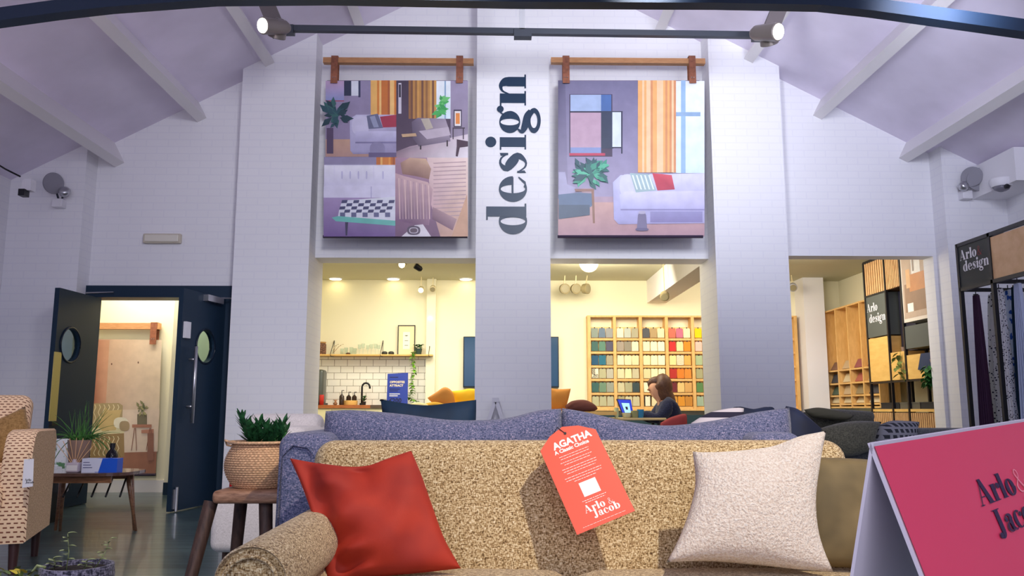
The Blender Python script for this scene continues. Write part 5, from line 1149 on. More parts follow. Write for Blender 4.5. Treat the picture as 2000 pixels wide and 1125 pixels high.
SWC = ['8a958e 6d7f96 97989a|486a66 5f8676 58566c|2c5574 2c6c84 a09880|PATT b0ac88 b4b0a0|3e625e 6c8870 94988a|b8b48e b4b08c b6b294',
       'e4dfc8 b8beb4 aaa48c|a09488 8f887a efe4c0|e8dfb8 eadfb0 dcd2a8|d4cda4 e8dca8 c0b898|c4bd98 a8a482 3c4a4c|a8a07c c8c09a c4bc98',
       '56585e b0966e f0e4b4|fdf2c0 fff4c8 fff6d0|f0e6b0 fff2c0 fff4c8|d8cc9c fff0b8 fff0c0|fdf0c8 e8dcb0 e0d4a8|FRAM e0d4a8 d8cca0',
       'd8705e c4708a f0e4b8|d03434 ecd4a0 f08c2c|f4d898 CHEV e8ac5c|b4322c e87c2c d88838|6c2830 e0bc78 d0a060|c88c38 d89030 c48436',
       'f0cc18 ecc820|e8bcb0 ecd024|a8b890 7c8658|a4a27c 58a03c|5c8450 STRP|a0b49c 1c3444']
names = {'8a': 'grey'}
def cname(c):
    if c in ('PATT', 'FRAM', 'CHEV', 'STRP'): return {'PATT': 'black and white geometric', 'FRAM': 'black-edged cream', 'CHEV': 'chevron striped', 'STRP': 'green striped cream'}[c]
    import colorsys
    r, g_, b = hexc(c); h, s, v = colorsys.rgb_to_hsv(r/255, g_/255, b/255); h *= 360
    if s < .16: return 'dark grey' if v < .45 else 'grey' if v < .75 else 'off-white'
    if v > .85 and s < .45 and 25 < h < 70: return 'cream'
    tone = 'dark ' if v < .5 else 'pale ' if s < .35 else ''
    return tone+('red' if h < 14 or h > 345 else 'orange' if h < 34 else 'yellow' if h < 66 and s > .6 else 'beige' if h < 66 else 'green' if h < 165 else 'blue' if h < 250 else 'purple' if h < 290 else 'pink')
ordn = ['top', 'second', 'third', 'fourth', 'fifth', 'bottom']; bayn = ['first', 'second', 'third', 'fourth', 'fifth']; posn = ['left', 'middle', 'right']
for bi, bay in enumerate(SWC):
    for ri, row in enumerate(bay.split('|')):
        for ci, cc in enumerate(row.split()):
            x = xb[bi]+.028+(step-.056)*(ci+.5)/3; w2 = .049; z = rowz[ri]; cut = .014 if (bi+ri+ci) % 3 else .004; Y = SY-.004-.004*(ci % 2)
            c = Vector((x, Y, z-hsw/2)); m = MB(); jit = random.Random(bi*97+ri*13+ci).uniform(-.004, .004)
            P2 = lambda a, b, c=c, Y=Y: Vector((c.x+a, Y, c.z+b))
            hz = hsw/2; pl_ = [P2(-w2, -hz), P2(w2, -hz), P2(w2+jit, hz-cut), P2(w2-cut, hz), P2(-w2+cut, hz), P2(-w2-jit, hz-cut)]
            base = 'ece4c8' if cc in ('PATT', 'FRAM', 'CHEV', 'STRP') else cc
            m.prism(pl_, (0, .008, 0)); mt = [M('swatch_'+base, hexc(base), .85, bmp=.3, bscale=300), M('swatch_ink', (30, 30, 30), .8), M('swatch_warm', (206, 130, 80), .8), M('swatch_leaf', (70, 110, 70), .8), BLACK]
            if cc == 'PATT':
                m.mi = 1
                for k in range(5): m.poly([P2(-w2+.02*k, -hz)+Vector((0, -.001, 0)), P2(-w2+.02*k+.009, -hz)+Vector((0, -.001, 0)), P2(min(w2, -w2+.02*k+.05), -hz+.06)+Vector((0, -.001, 0)), P2(min(w2, -w2+.02*k+.04), -hz+.06)+Vector((0, -.001, 0))]); m.poly([P2(-w2, .0+.018*k-.005)+Vector((0, -.001, 0)), P2(0, -.03+.018*k)+Vector((0, -.001, 0)), P2(0, -.02+.018*k)+Vector((0, -.001, 0)), P2(-w2, .01+.018*k-.005)+Vector((0, -.001, 0))])
            if cc == 'FRAM':
                m.mi = 1; m.box(x-w2, x-w2+.014, Y-.001, Y, c.z-hz, c.z+hz); m.box(x+w2-.014, x+w2, Y-.001, Y, c.z-hz, c.z+hz)
            if cc in ('CHEV', 'STRP'):
                m.mi = 2 if cc == 'CHEV' else 3
                for k in range(6):
                    zz = -hz+.01+k*.02; s_ = .012 if cc == 'CHEV' else 0
                    m.poly([P2(-w2+.006, zz)+Vector((0, -.001, 0)), P2(0, zz+s_)+Vector((0, -.001, 0)), P2(0, zz+s_+.005)+Vector((0, -.001, 0)), P2(-w2+.006, zz+.005)+Vector((0, -.001, 0))]); m.poly([P2(0, zz+s_)+Vector((0, -.001, 0)), P2(w2-.006, zz)+Vector((0, -.001, 0)), P2(w2-.006, zz+.005)+Vector((0, -.001, 0)), P2(0, zz+s_+.005)+Vector((0, -.001, 0))])
            m.mi = 4; m.box(x-.008, x+.008, Y-.006, Y, c.z+hz-.004, c.z+hz+.012)
            o = m.build('fabric_swatch', mt, None, loc=c)
            n3 = len(row.split()); pos = posn[ci] if n3 == 3 else ('left', 'right')[ci]
            tag(o, '%s fabric swatch, %s in the %s row of the %s bay' % (cname(cc), pos, ordn[ri], bayn[bi]), 'fabric swatch', 'fabric swatches on the rack')
o = MB().box(xb[0]-.1, xb[-1], BK-.5, BK-.02, .25, zb3-.09).build('low_bench', M('dark_teal_bench', (30, 56, 66), .6)); tag(o, 'dark teal cupboard below the swatch rack', 'cupboard')
# ================================================================== TABLE, LAPTOP, PERSON
TY2 = 10.1; ztab = at(1230, 816, TY2-.2).z
t = thing('meeting_table', 'pale long table where the person sits with a laptop', 'table', (1.7, TY2, 0)); a, b = at(1165, 816, TY2).x, at(1292, 816, TY2).x
m = MB(); m.rbox(a, b, TY2-.3, TY2+.3, ztab-.03, ztab, .008, 2); m.build('top', M('table_top_beige', (200, 178, 130), .4), t)
for x in (a+.06, b-.06):
    for y in (TY2-.25, TY2+.25): MB().tube([(x, y, 0), (x, y, ztab-.03)], .02, 8).build('leg', BLACK, t)
c = at(1222, 800, TY2); lpv = thing('laptop', 'open laptop with blue lit screen on the meeting table', 'laptop', (c.x, TY2, ztab))
m = MB(); m.box(c.x-.02, c.x+.26, TY2-.12, TY2+.12, ztab, ztab+.015); m.build('keyboard_base', M('laptop_grey', (60, 62, 70), .4), lpv)
A_, B_, D_, E_ = at(1204, 779, TY2-.05), at(1232, 780, TY2+.14), at(1238, 812, TY2+.14), at(1217, 812, TY2-.05); D_.z = E_.z = ztab+.012
m = MB(); m.prism([A_, B_, D_, E_], (-.004, .012, 0)); m.build('lid', M('laptop_grey'), lpv)
ins = lambda s, q: [((A_, B_, D_, E_)[i]*(1-s)+q*s)+Vector((.004, -.004, 0)) for i in range(4)]
cc_ = (A_+B_+D_+E_)/4; m = MB(); m.poly(ins(.08, cc_)); m.build('screen', emit('laptop_screen', (40, 60, 190), .7), lpv)
m = MB(); q = ins(.45, cc_); m.poly([v+Vector((.002, -.003, 0)) for v in q]); m.build('page', emit('laptop_page', (150, 200, 250), .9), lpv)
for px, r, h, col, lb, nm in ((1204, .03, .12, (188, 200, 160), 'clear water glass left of the laptop', 'water_glass'), (1224, .055, .06, (222, 216, 170), 'pale bowl in front of the laptop', 'pale_bowl'), (1240, .05, .085, (150, 152, 110), 'olive mug between bowl and blue cup', 'olive_mug'), (1251, .042, .10, (52, 128, 176), 'blue cup nearest the person', 'blue_cup')):
    c = at(px, 812, TY2-.24); m = MB(); m.lathe([(r*.7, 0), (r*.9, h*.3), (r, h), (r*.9, h), (r*.75, h*.3)], (c.x, TY2-.24, ztab), 20); tag(m.build(nm, M(nm+'_glaze', col, .3), None, True, angle=60), lb, 'cup' if nm != 'pale_bowl' else 'bowl')
# person seated, side on, facing left
px_ = at(1302, 790, TY2).x; PYp = TY2+.02
pr = thing('person', 'person with long brown hair in a navy top working at the laptop', 'person', (px_, PYp, 0))
def skin(name, joints, bones, mt, parent, lev=2):
    me = bpy.data.meshes.new(name); base = Vector(parent_loc(parent)); me.from_pydata([tuple(Vector(j[:3])-base) for j in joints], bones, []); me.update()
    o = bpy.data.objects.new(name, me); C.objects.link(o); o.parent = parent; md = o.modifiers.new('Skin', 'SKIN')
    for i, j in enumerate(joints):
        s = me.skin_vertices[0].data[i]; s.radius = (j[3], j[4] if len(j) > 4 else j[3]); s.use_root = i == 0
    sb = o.modifiers.new('Sub', 'SUBSURF'); sb.levels = lev; sb.render_levels = lev; me.materials.append(mt); md.use_smooth_shade = True; return o
hz_ = at(1284, 741, TY2).z; X = px_; Yp = PYp
hx = at(1281, 765, TY2).x
J = [(X+.05, Yp, .50, .13, .15), (X+.04, Yp, .66, .115, .14), (X+.02, Yp, .84, .10, .14), (X+.0, Yp, .97, .06, .10), (hx+.065, Yp, hz_-.245, .050), (hx+.012, Yp, hz_-.165, .074, .068), (hx-.012, Yp, hz_-.105, .104, .092),
     (X-.02, Yp-.16, .95, .05), (X-.16, Yp-.22, .78, .038), (X-.36, Yp-.12, ztab+.05, .026), (X-.43, Yp-.09, ztab+.045, .03, .018),
     (X-.02, Yp+.16, .95, .05), (X-.16, Yp+.22, .78, .038), (X-.36, Yp+.12, ztab+.05, .026), (X-.43, Yp+.10, ztab+.045, .03, .018),
     (X-.12, Yp-.1, .50, .085), (X-.40, Yp-.1, .50, .06), (X-.40, Yp-.1, .10, .04), (X-.52, Yp-.1, .04, .035),
     (X-.12, Yp+.1, .50, .085), (X-.40, Yp+.1, .50, .06), (X-.40, Yp+.1, .10, .04), (X-.52, Yp+.1, .04, .035)]
Bn = [(0, 1), (1, 2), (2, 3), (3, 4), (4, 5), (5, 6), (3, 7), (7, 8), (8, 9), (9, 10), (3, 11), (11, 12), (12, 13), (13, 14), (0, 15), (15, 16), (16, 17), (17, 18), (0, 19), (19, 20), (20, 21), (21, 22)]
SKIN = M('skin_tone', (214, 160, 128), .6)
for hi, sgn in ((10, -1), (14, 1)):
    hb = J[hi]
    for k in range(5):
        dy = (k-2)*.013*-sgn if k else .03*-sgn*-1; ln = (.035, .06, .07, .066, .05)[k]; i = len(J)
        J += [(hb[0]-ln*.6, hb[1]+dy, hb[2]+.008, .008), (hb[0]-ln, hb[1]+dy*1.1, hb[2]-.016, .0075)]; Bn += [(hi, i), (i, i+1)]
J += [(hx-.004, Yp, hz_-.062, .098, .088), (hx+.004, Yp, hz_-.03, .06, .06), (hx-.038, Yp, hz_-.172, .046, .04)]; Bn += [(6, len(J)-3), (len(J)-3, len(J)-2), (5, len(J)-1)]
skin('body', J, Bn, SKIN, pr, 2)
m = MB(); fc = Vector((hx-.084, Yp, hz_-.125)); m.tube([fc+Vector((.012, 0, .03)), fc+Vector((-.012, 0, -.004)), fc+Vector((.012, 0, -.014))], [.008, .012, .009], 8); m.build('nose', SKIN, pr, True)
for s in (-1, 1):
    m = MB(); m.lathe([(.001, -.008), (.009, -.003), (.009, .003), (.001, .008)], fc+Vector((.012, s*.03, .02)), 10); m.build('eye', M('eye_dark', (40, 28, 24), .2), pr, True)
m = MB(); m.tube([fc+Vector((.014, -.018, -.036)), fc+Vector((.006, 0, -.034)), fc+Vector((.014, .018, -.036))], .005, 6); m.build('mouth', M('lip', (170, 86, 78), .5), pr, True)
# navy top, a looser shell
JT = [(X+.05, Yp, .50, .17, .19), (X+.05, Yp, .66, .17, .19), (X+.04, Yp, .82, .18, .21), (X+.01, Yp, .965, .15, .18), (hx+.08, Yp, hz_-.255, .105),
      (X+.0, Yp-.17, .94, .095), (X-.15, Yp-.23, .78, .074), (X-.33, Yp-.13, ztab+.055, .052), (X+.0, Yp+.17, .94, .095), (X-.15, Yp+.23, .78, .074), (X-.33, Yp+.13, ztab+.055, .052)]
skin('navy_top', JT, [(0, 1), (1, 2), (2, 3), (3, 4), (3, 5), (5, 6), (6, 7), (3, 8), (8, 9), (9, 10)], fabric('navy_knit', [(.4, (22, 26, 48)), (.6, (44, 48, 78))], 150, .5), pr, 2)
hp = catmull([at(1280, 738, TY2), at(1288, 743, TY2), at(1295, 756, TY2), at(1298, 768, TY2), at(1306, 780, TY2), at(1316, 793, TY2)], 20)
hr = [(.012, .06, .095, .115, .122, .124, .122, .118, .113, .108, .104, .1, .096, .092, .088, .084, .078, .07, .06, .044, .02)[i] for i in range(21)]
m = MB(); m.tube(hp, hr, 18)
rnd = random.Random(8)
for i, v in enumerate(m.v):
    k = i % 18; m.v[i] = tuple(Vector(v)+Vector((rnd.uniform(-.003, .003), 0, 0)))
fl = catmull([at(1267, 756, TY2), at(1268, 750, TY2), at(1274, 746, TY2), at(1282, 745, TY2), at(1290, 750, TY2)], 12)
m.tube(fl, [.004, .012, .022, .032, .042, .05, .056, .06, .064, .066, .066, .06, .03], 16)
m.build('hair', woodmat('brown_hair', (112, 74, 52), (62, 40, 32), (8, 8, 1), .5, 20), pr, True)
JP = [(X+.06, Yp, .49, .14, .16), (X-.12, Yp-.1, .50, .095), (X-.40, Yp-.1, .50, .072), (X-.40, Yp-.1, .12, .05), (X-.12, Yp+.1, .50, .095), (X-.40, Yp+.1, .50, .072), (X-.40, Yp+.1, .12, .05)]
skin('trousers', JP, [(0, 1), (1, 2), (2, 3), (0, 4), (4, 5), (5, 6)], M('dark_trousers', (28, 30, 40), .8), pr, 1)
t = thing('office_chair', 'dark chair under the seated person', 'chair', (X+.05, Yp, 0))
m = MB(); m.rbox(X-.2, X+.25, Yp-.22, Yp+.22, .32, .37, .02, 3); m.build('seat', BLACK, t)
for sx in (-.17, .22):
    for sy in (-.19, .19): MB().tube([(X+sx, Yp+sy, 0), (X+sx, Yp+sy, .33)], .012, 6).build('leg', BLACK, t)
rc = Vector((at(1318, 830, 9.4).x, 9.4, 0)); t = thing('red_chair', 'dull red chair back showing below the seated person', 'chair', rc)
m = cush([[(1290, 826), (1310, 815), (1338, 808), (1342, 818)], [(1342, 818), (1342, 836), (1340, 870)], [(1292, 870), (1315, 872), (1340, 870)], [(1290, 826), (1289, 840), (1292, 870)]], 9.4, .1, 14, 31); m.build('backrest', M('dull_red', (150, 56, 62), .8), t, True)
m = MB(); m.rbox(rc.x-.18, rc.x+.18, 9.0, 9.4, .42, .48, .02, 3); m.build('seat', M('dull_red'), t, True)
for sx in (-.15, .15):
    for sy in (-.36, -.02): MB().tube([(rc.x+sx, 9.4+sy, 0), (rc.x+sx, 9.4+sy, .43+(.2 if sy > -.1 else 0))], .014, 6).build('leg', BLACK, t)
STRIPE = brickmat('striped_throw', (214, 204, 210), (226, 216, 222), (46, 42, 62), 5, .055, .012, .9, .1, 0, 'xz')
m = cush([[(1350, 826), (1385, 806), (1430, 797), (1450, 799)], [(1450, 799), (1452, 812), (1430, 1008)], [(1340, 1008), (1390, 1010), (1430, 1008)], [(1350, 826), (1349, 850), (1340, 1008)]], 3.42, .12, 20, 32)
tag(m.build('striped_throw', STRIPE, smooth=True), 'white and dark striped throw behind the blue sofa cushions', 'throw')
m = cush([[(1428, 800), (1440, 795), (1470, 800), (1500, 795), (1512, 800)], [(1512, 800), (1512, 815), (1500, 1005)], [(1438, 1005), (1470, 1006), (1500, 1005)], [(1428, 800), (1430, 815), (1438, 1005)]], 3.52, .12, 18, 33)
tag(m.build('navy_throw', NAVYV, smooth=True), 'crumpled navy throw beside the striped throw', 'throw')
# ================================================================== CHARCOAL SOFA GROUP right
cs = thing('charcoal_sofa', 'charcoal linen sofa behind and right of the tweed sofa', 'sofa', (at(1750, 900, 4.3).x, 4.4, 0))
a, b = at(1600, 900, 4.4).x, at(1960, 900, 4.4).x
m = MB(); m.rbox(a, b, 4.30, 4.50, .15, at(1760, 836, 4.4).z, .05, 5); m.build('backrest', GREYF, cs, True)
m = MB(); m.rbox(a, b, 4.45, 5.25, .15, .45, .05, 5); m.build('seat', GREYF, cs, True)
m = MB(); m.rbox(a-.02, a+.16, 4.28, 5.3, .12, .62, .05, 5); m.build('arm', GREYF, cs, True); m = MB(); m.rbox(b-.16, b+.02, 4.28, 5.3, .12, .62, .05, 5); m.build('arm', GREYF, cs, True)
for fx in (a+.06, b-.06):
    for fy in (4.38, 5.2): MB().tube([(fx, fy, 0), (fx, fy, .16)], .02, 8).build('foot', DARKW, cs)
def gc(name, E, Y, th, mt, lb, seed): tag(cush(E, Y, th, 20, seed).build(name, mt, smooth=True), lb, 'cushion')
gc('olive_cushion', [[(1596, 838), (1640, 826), (1680, 822), (1722, 824)], [(1722, 824), (1712, 845), (1704, 880)], [(1610, 890), (1660, 892), (1704, 880)], [(1596, 838), (1600, 860), (1610, 890)]], 4.2, .14, OLIVF, 'dark olive cushion against the charcoal sofa back', 41)
gc('long_olive_cushion', [[(1566, 806), (1600, 799), (1650, 800), (1705, 804)], [(1705, 804), (1708, 815), (1702, 830)], [(1580, 838), (1640, 838), (1702, 830)], [(1566, 806), (1568, 820), (1580, 838)]], 4.7, .16, OLIVF, 'long dark olive cushion lying behind the other grey cushions', 42)
gc('grey_topped_cushion', [[(1570, 800), (1600, 796), (1640, 803), (1668, 812)], [(1668, 812), (1660, 818), (1650, 822)], [(1585, 815), (1620, 820), (1650, 822)], [(1570, 800), (1576, 808), (1585, 815)]], 4.55, .10, M('moss_linen', (92, 90, 72), .9, bmp=.2), 'flat moss grey cushion on top of the long olive cushion', 43)
def dotted():
    return brickmat('dotted_grey_weave', (46, 48, 56), (50, 52, 60), (140, 140, 148), .028, .03, .006, .9, .3, .5, 'xz')
gc('dotted_cushion', [[(1712, 832), (1740, 822), (1770, 822), (1796, 824)], [(1796, 824), (1790, 850), (1784, 880)], [(1705, 880), (1745, 882), (1784, 880)], [(1712, 832), (1708, 855), (1705, 880)]], 4.22, .12, dotted(), 'dark cushion with pale dotted weave beside the olive cushion', 44)
# ================================================================== CUBBY SHELVES (right opening, side wall)
XC = 4.75
cb = thing('cubby_shelf', 'pale wooden pigeonhole shelf on the far right side wall', 'shelf', (XC, 10.7, .9))
ya = [atx(px, 690, XC).y for px in (1612, 1634, 1657, 1682, 1712)]
zt4 = atx(1608, 609, XC).z; zb4 = atx(1615, 797, XC).z; rz = [atx(1614, y, XC).z for y in (725, 750, 773)]; rz.append(zb4+.06)
dpt = .25
for y in ya: MB().box(XC, XC+dpt, y-.025, y+.0, zb4, zt4).build('upright', LADDER, cb)
for z in [zb4+.02, zt4]+rz: MB().box(XC+.004, XC+dpt-.001, ya[-1]-.02, ya[0]-.001, z-.022, z).build('shelf_board', LADDER, cb)
m = MB(); m.box(XC+dpt, XC+dpt+.01, ya[-1]-.02, ya[0], zb4, zt4); m.build('back_board', woodmat('pale_rack_back'), cb)
rnd = random.Random(20); cards = ['7c5c4c', 'c8b898', '8c4c50', '3c3c44', '8a7a5c', 'b8a080', '4c5c50', 'a0584c']
names_ = ['brown', 'cream', 'maroon', 'charcoal', 'khaki', 'tan', 'grey-green', 'brick red']
shn = ['second', 'third', 'lowest but one', 'lowest']
for r_ in range(4):
    for c_ in range(4):
        z = rz[r_]; y0_, y1_ = ya[c_+1], ya[c_]; ymid = (y0_+y1_)/2; ci = (r_*3+c_*5+r_*c_) % 8
        t = thing('swatch_book', 'small %s sample book, cubby column %s from the left, %s' % (names_[ci], ['one', 'two', 'three', 'four'][c_], ['upper row', 'row two', 'row three', 'bottom row'][r_]), 'sample book', (XC+.08, ymid, z), 'sample books in the cubbies')
        w2 = (y1_-y0_)*.33; ang = rnd.uniform(.3, .55)
        m = MB(); mt_ = Matrix.Translation((XC+.03, ymid, z)) @ Matrix.Rotation(ang, 4, 'Y'); m.box(0, .02, -w2, w2, .012, .14, mt_); m.build('cover', M('book_'+names_[ci], hexc(cards[ci]), .6), t)
        m = MB(); m.box(.021, .05, -w2*.92, w2*.92, .02, .132, mt_); m.build('pages', M('page_cream', (226, 214, 184), .7), t)
# ================================================================== DISPLAY CABINET (right opening)
XD = 4.60
dc = thing('display_cabinet', 'tall black framed display unit with wooden panels in the right opening', 'cabinet', (XD, 9.1, 0))
Y0, Y1, Y2_, Y3 = atx(1697, 640, XD).y, atx(1738, 640, XD).y, atx(1769, 640, XD).y, WD+.215
zT = atx(1690, 514, XD).z
row = lambda px, py: atx(px, py, XD).z
z1, z2_, z3 = row(1692, 581), row(1698, 662), row(1706, 747); zB = row(1712, 799)
def panel(nm, ya_, yb_, zlo, zhi, mt, th=.02, off=0, parent=dc): m = MB(); m.box(XD-th+off, XD+off+.2, yb_+.008, ya_-.008, zlo+.008, zhi-.008); return m.build(nm, mt, parent)
def slats(ya_, yb_, zlo, zhi, n):
    o = panel('slat_panel', ya_, yb_, zlo, zhi, woodmat('slat_back', (120, 76, 40), (96, 58, 30)), .002); sub(o, dc)
    m = MB()
    for k in range(n):
        y = yb_+.012+(ya_-yb_-.024)*(k+.5)/n; m.box(XD-.02, XD-.002, y-.4*(ya_-yb_)/n*.75, y+.4*(ya_-yb_)/n*.75, zlo+.012, zhi-.012)
    m.build('slats', woodmat('slat_wood', (218, 176, 126), (194, 148, 98)), o)
slats(Y0, Y1, z1, zT, 9); slats(Y1, Y2_, z1, zT, 9)
gp = M('grey_green_panel', (86, 90, 86), .6)
panel('logo_panel', Y0, Y1, z2_, z1, gp)
s = (Y0-Y1)/width('design', 1, .04)*.80; m = MB()
lf = lambda u0, v0: (lambda u, v: Vector((XD-.024, Y0-u0-u, v0+v)))
zl = z2_+(z1-z2_)*.36
letters(m, 'design', lf(.09*(Y0-Y1)+.03, zl), s, .02); letters(m, 'Arlo', lf(.07*(Y0-Y1), zl+s*2.0), s, .02); m.build('logo', WHITEP, dc)
z2b, z2c = row(1750, 687), row(1750, 745)
panel('niche_back', Y1, Y2_, z2b, z1, M('dark_niche', (36, 34, 52), .5), 0, .12)
panel('ply_panel', Y0, Y1, z3, z2_, PLY); panel('ply_panel', Y1, Y2_, z3, z2b, PLY)
zpo, zg0, zg1 = row(1790, 628), row(1790, 633), row(1795, 680)
zpm = zT-.0
o = panel('picture_panel', Y2_, Y3, zpo, zT+.15, M('panel_white', (226, 214, 200), .5), .02)
pm = MB()
def pq(x0, x1, za_, zb_, c, k): pm.poly([Vector((XD-.0215-.0006*k, Y2_-(Y2_-Y3)*x, z)) for x, z in ((x0, za_), (x1, za_), (x1, zb_), (x0, zb_))], hexc(c))
Hh = zT+.1-zpo
pq(.06, .95, zpo+.05*Hh, zpo+Hh, 'b49a86', 1); pq(.12, .95, zpo+.12*Hh, zpo+.45*Hh, '8a6a54', 2); pq(.3, .95, zpo+.35*Hh, zpo+.55*Hh, 'c07c4c', 3); pq(.2, .34, zpo+.4*Hh, zpo+.62*Hh, 'd2a070', 4)
pq(.4, .7, zpo+.55*Hh, zpo+.75*Hh, 'e8e4e0', 4); pq(.7, .74, zpo+.7*Hh, zpo+.98*Hh, '3a3430', 5); pq(.2, .4, zpo+.12*Hh, zpo+.22*Hh, 'f0ece4', 5); pq(.44, .5, zpo+.58*Hh, zpo+.8*Hh, '8c7c74', 6)
sub(o, dc); pm.build('picture', colmat('printed_picture'), o)
panel('grey_drawer', Y2_, Y3, zg1, zg0, gp); zc0 = row(1795, 741); panel('ply_panel', Y2_, Y3, zc0, row(1795, 690), PLY)
zq = row(1795, 690); m = MB(); m.prism([Vector((XD-.025, Y2_-(Y2_-Y3)*x, z)) for x, z in ((.55, zq-.01), (1.0, zq-.01), (1.0, zc0+.08), (.42, zc0+.1))], (-.01, 0, 0)); m.build('blue_cushion_panel', M('deep_blue_board', (24, 52, 92), .5), dc)
slats(Y0, Y1, .08, zB-.03, 11); slats(Y1, Y2_, .08, zB-.03, 11); slats(Y2_, Y3, .08, zB-.03, 14)
m = MB(); m.box(XD-.02, XD+.22, Y3, Y0, zB-.03, zB); m.build('worktop', PLY, dc)
for y in (Y0, Y1, Y2_, Y3+.02):
    m = MB(); m.box(XD-.03, XD+.0, y-.014, y+.014, 0, zT); m.box(XD+.2, XD+.23, y-.014, y+.014, 0, zT); m.build('frame_post', BLACK, dc)
m = MB(); m.box(XD-.03, XD+.23, Y3, Y0, zT-.02, zT+.01); m.box(XD-.028, XD, Y1, Y0, z1-.01, z1+.01); m.box(XD-.028, XD, Y3, Y0, z3-.02, z3+.0); m.build('frame_rail', BLACK, dc)
for k, (f0, f1, lb) in enumerate(((.12, .42, 'dark storage box at the far end of the cabinet shelf'), (.42, .72, 'grey storage box in the middle of the cabinet shelf'), (.72, .95, 'dark storage box at the near end of the cabinet shelf'))):
    y0_, y1_ = Y0-(Y0-Y3)*f0, Y0-(Y0-Y3)*f1; t = thing('storage_box', lb, 'box', (XD+.08, (y0_+y1_)/2, zB)); m = MB(); m.box(XD, XD+.15, y1_+.01, y0_-.01, zB, zB+.06); m.build('box', M('dark_box' if k != 1 else 'grey_box', (36, 38, 44) if k != 1 else (92, 88, 78), .6), t); m = MB(); m.box(XD-.004, XD+.154, y1_+.006, y0_-.006, zB+.06, zB+.075); m.build('lid', M('dark_box' if k != 1 else 'grey_box'), t)
def trail(name, top, Lh, lb, mt, n, seed, pot=True):
    t = thing(name, lb, 'plant', top); m = MB(); rnd = random.Random(seed)
    for k in range(n):
        q = top+Vector((rnd.uniform(-.03, .0), rnd.uniform(-.06, .06), -Lh*k/n)); a = rnd.uniform(0, 6.28); leafblade(m, q, (math.cos(a)*.5-.3, math.sin(a), -.5), .07, .055, .2, 3)
    m.tube([top+Vector((0, 0, .02)), top-Vector((0, 0, Lh))], .003, 4); m.build('trail', mt, t, True)
    m = MB(); m.lathe([(.03, 0), (.045, .07)], top+Vector((.06, 0, .0)), 14); m.build('pot', M('taupe_pot'), t)
trail('trailing_cabinet_plant', Vector((XD-.04, atx(1765, 690, XD).y, row(1765, 690))), .28, 'thin plant trailing down the cabinet panels', M('dull_green', (112, 124, 62), .5, nz=.3), 12, 3)
trail('leafy_cabinet_plant', Vector((XD-.06, Y3+.08, row(1822, 715))), .2, 'leafy green plant at the near end of the cabinet', LEAF, 40, 6)
# ================================================================== GARMENT RACK right edge
XRk = 3.87
rk = thing('fabric_rack', 'black steel rack with sign panel and hanging fabrics at right', 'rack', (XRk, 6.4, 0))
Ya_, Yb_ = atx(1872, 500, XRk).y, atx(1936, 500, XRk).y; Yc_ = 5.2
zR = atx(1868, 478, XRk).z; zS = atx(1880, 562, XRk).z
m = MB(); bt = .03
def post(x, y): MB().box(x-bt/2, x+bt/2, y-bt/2, y+bt/2, 0, zR).build('post', BLACK, rk)
for x in (XRk, XRk+.75):
    for y in (Ya_, Yb_, Yc_): post(x, y)
m.box(XRk-bt/2, XRk+bt/2, Yc_, Ya_, zR-bt, zR); m.box(XRk+.75-bt/2, XRk+.75+bt/2, Yc_, Ya_, zR-bt, zR)
for y in (Ya_, Yb_, Yc_):
    m.box(XRk, XRk+.75, y-bt/2, y+bt/2, zR-bt, zR); m.box(XRk, XRk+.75, y-bt/2, y+bt/2, zS-bt, zS)
m.box(XRk-bt/2, XRk+bt/2, Yc_, Ya_, zS-bt, zS); m.box(XRk+.75-bt/2, XRk+.75+bt/2, Yc_, Ya_, zS-bt, zS); m.build('frame', BLACK, rk)
m = MB(); m.box(XRk-.008, XRk+.008, Yb_+.015, Ya_-.015, zS, zR-bt); m.build('sign_panel', M('charcoal_sign', (52, 56, 56), .6), rk)
m = MB(); m.box(XRk-.006, XRk+.006, Yc_, Yb_-.015, zS, zR-bt-.01); m.build('wood_panel', woodmat('pale_rack_ply', (228, 186, 140), (214, 168, 120)), rk)
Wp = Ya_-Yb_; s = Wp*.80/width('design', 1, .02); lf = lambda u0, v0: (lambda u, v: Vector((XRk-.01, Ya_-u0-u, v0+v)))
zm = (zS+zR)/2
m = MB(); letters(m, 'design', lf(.16*Wp, zm-.7*s-.02), s, .02); letters(m, 'Arlo', lf(.09*Wp, zm+1.0*s-.02), s, .02); m.build('logo', WHITEP, rk)
m = MB(); letters(m, '&', lf(.09*Wp+width('Arlo', s, .02), zm+1.0*s-.02), s, .02); m.build('ampersand', M('red_print', (150, 40, 44), .5), rk)
def dotsm(name, bg, ink, sc, th):
    m, n, b = nodes(name); b.inputs['Roughness'].default_value = .8; v = n.nodes.new('ShaderNodeTexVoronoi'); v.inputs['Scale'].default_value = sc
    n.links.new(coord(n), v.inputs['Vector']); n.links.new(ramp(n, v.outputs['Distance'], [(th, ink), (th+.03, bg)]), b.inputs['Base Color']); return m
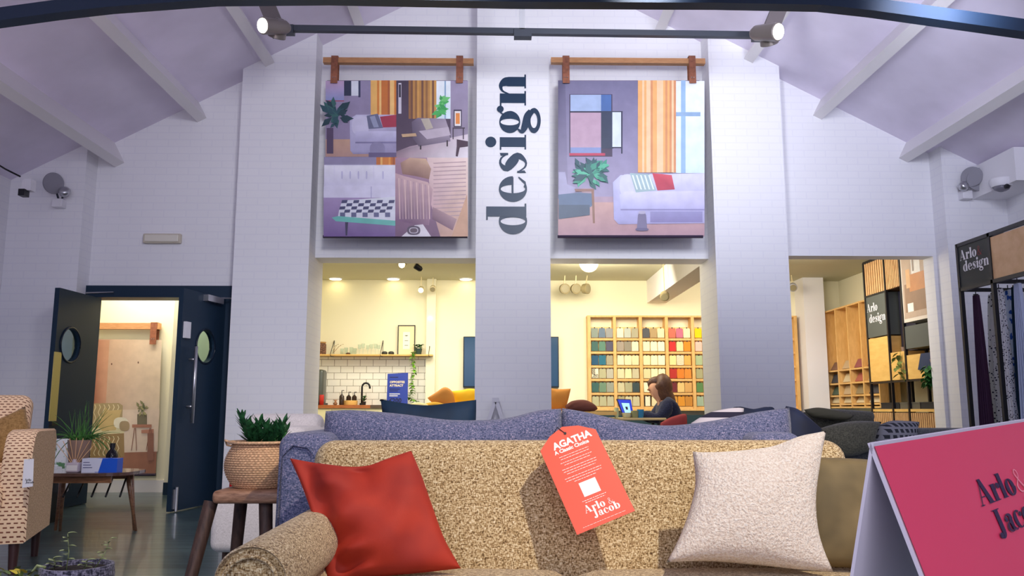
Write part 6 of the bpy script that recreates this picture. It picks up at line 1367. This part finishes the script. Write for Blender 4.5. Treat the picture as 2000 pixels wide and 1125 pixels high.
def drape(lb, yc, xo, w, ztop_, zbot, mt, flare, nm):
    """hanging length of cloth, gathered at the top hanger"""
    nU, nV = 36, 22; m = MB(); G2 = []
    for j in range(nV+1):
        v = j/nV; ww = w*(.35+.65*v**.7*flare); rw = []
        for i in range(nU+1):
            u = i/nU*2-1; rw.append(m.vert(Vector((XRk+xo+.03*math.sin(u*14)*(.5+.5*v), yc+u*ww/2, ztop_+(zbot-ztop_)*v))))
        G2.append(rw)
    for a, b in zip(G2, G2[1:]):
        for i in range(nU): m.face((a[i], a[i+1], b[i+1], b[i]))
    t = thing('hanging_fabric', lb, 'fabric', (XRk+xo, yc, ztop_), 'fabrics hanging on the rack'); o = m.build('cloth', mt, t, True); sm = o.modifiers.new('s', 'SOLIDIFY'); sm.thickness = .004
    m = MB(); m.tube([Vector((XRk+xo, yc, ztop_-.01)), Vector((XRk+xo, yc, zS-.02))], .004, 5); m.lathe([(.02, 0), (.02, .01)], Vector((XRk+xo, yc, ztop_)), 10); m.build('hanger', BLACK, t)
zf = zS-.06
drape('aubergine fabric length hanging at the back of the rack', atx(1912, 650, XRk+.12).y, .12, .16, zf, .55, M('aubergine_cloth', (66, 34, 66), .8), 1.0, 'p')
drape('white fabric with small black dots, left of the near rack post', atx(1934, 700, XRk+.15).y, .22, .34, zf, .62, dotsm('black_dot_print', (232, 232, 228), (40, 40, 60), 42, .28), 1.2, 'd')
drape('white fabric with dense dark dots, right of the near rack post', atx(1958, 650, XRk+.1).y, .1, .20, zf, .58, dotsm('dense_dot_print', (228, 228, 236), (40, 44, 70), 60, .3), .9, 'e')
drape('white fabric with blue brushed print', atx(1975, 640, XRk+.2).y, .2, .2, zf, .7, dotsm('blue_brush_print', (214, 226, 244), (40, 90, 180), 16, .3), .9, 'b')
drape('dark teal fabric length near the right edge', atx(1985, 640, XRk+.12).y, .14, .20, zf, .55, M('deep_teal_cloth', (16, 50, 72), .8), 1.2, 't')
drape('pale blue fabric at the extreme right edge', atx(2005, 640, XRk+.1).y, .06, .16, zf, .75, M('pale_blue_cloth', (190, 200, 228), .8), 1.0, 'q')
# white trestle in front of the central pier
t = thing('white_trestle', 'white angled trestle leg showing in front of the central pier', 'trestle', Vector((at(963, 800, 7.5).x, 7.5, 0)))
a, b = at(968, 779, 7.5), at(957, 812, 7.5); d = (b-a)/(a.z-b.z); TW = M('trestle_white', (214, 212, 222), .5)
for s_, yy in ((1, 0), (-1, .0), (1, .45), (-1, .45)):
    top = a+Vector((0, yy, 0)); dd = Vector((abs(d.x)*-s_ if s_ > 0 else abs(d.x), 0, -1)); m = MB(); m.bar(top, top+dd*a.z, .035, .03, (0, 1, 0)); m.build('leg', TW, t)
m = MB(); m.box(a.x-.03, a.x+.03, 7.48, 7.97, a.z-.03, a.z+.01); m.build('top_rail', TW, t)
bpy.context.view_layer.update()
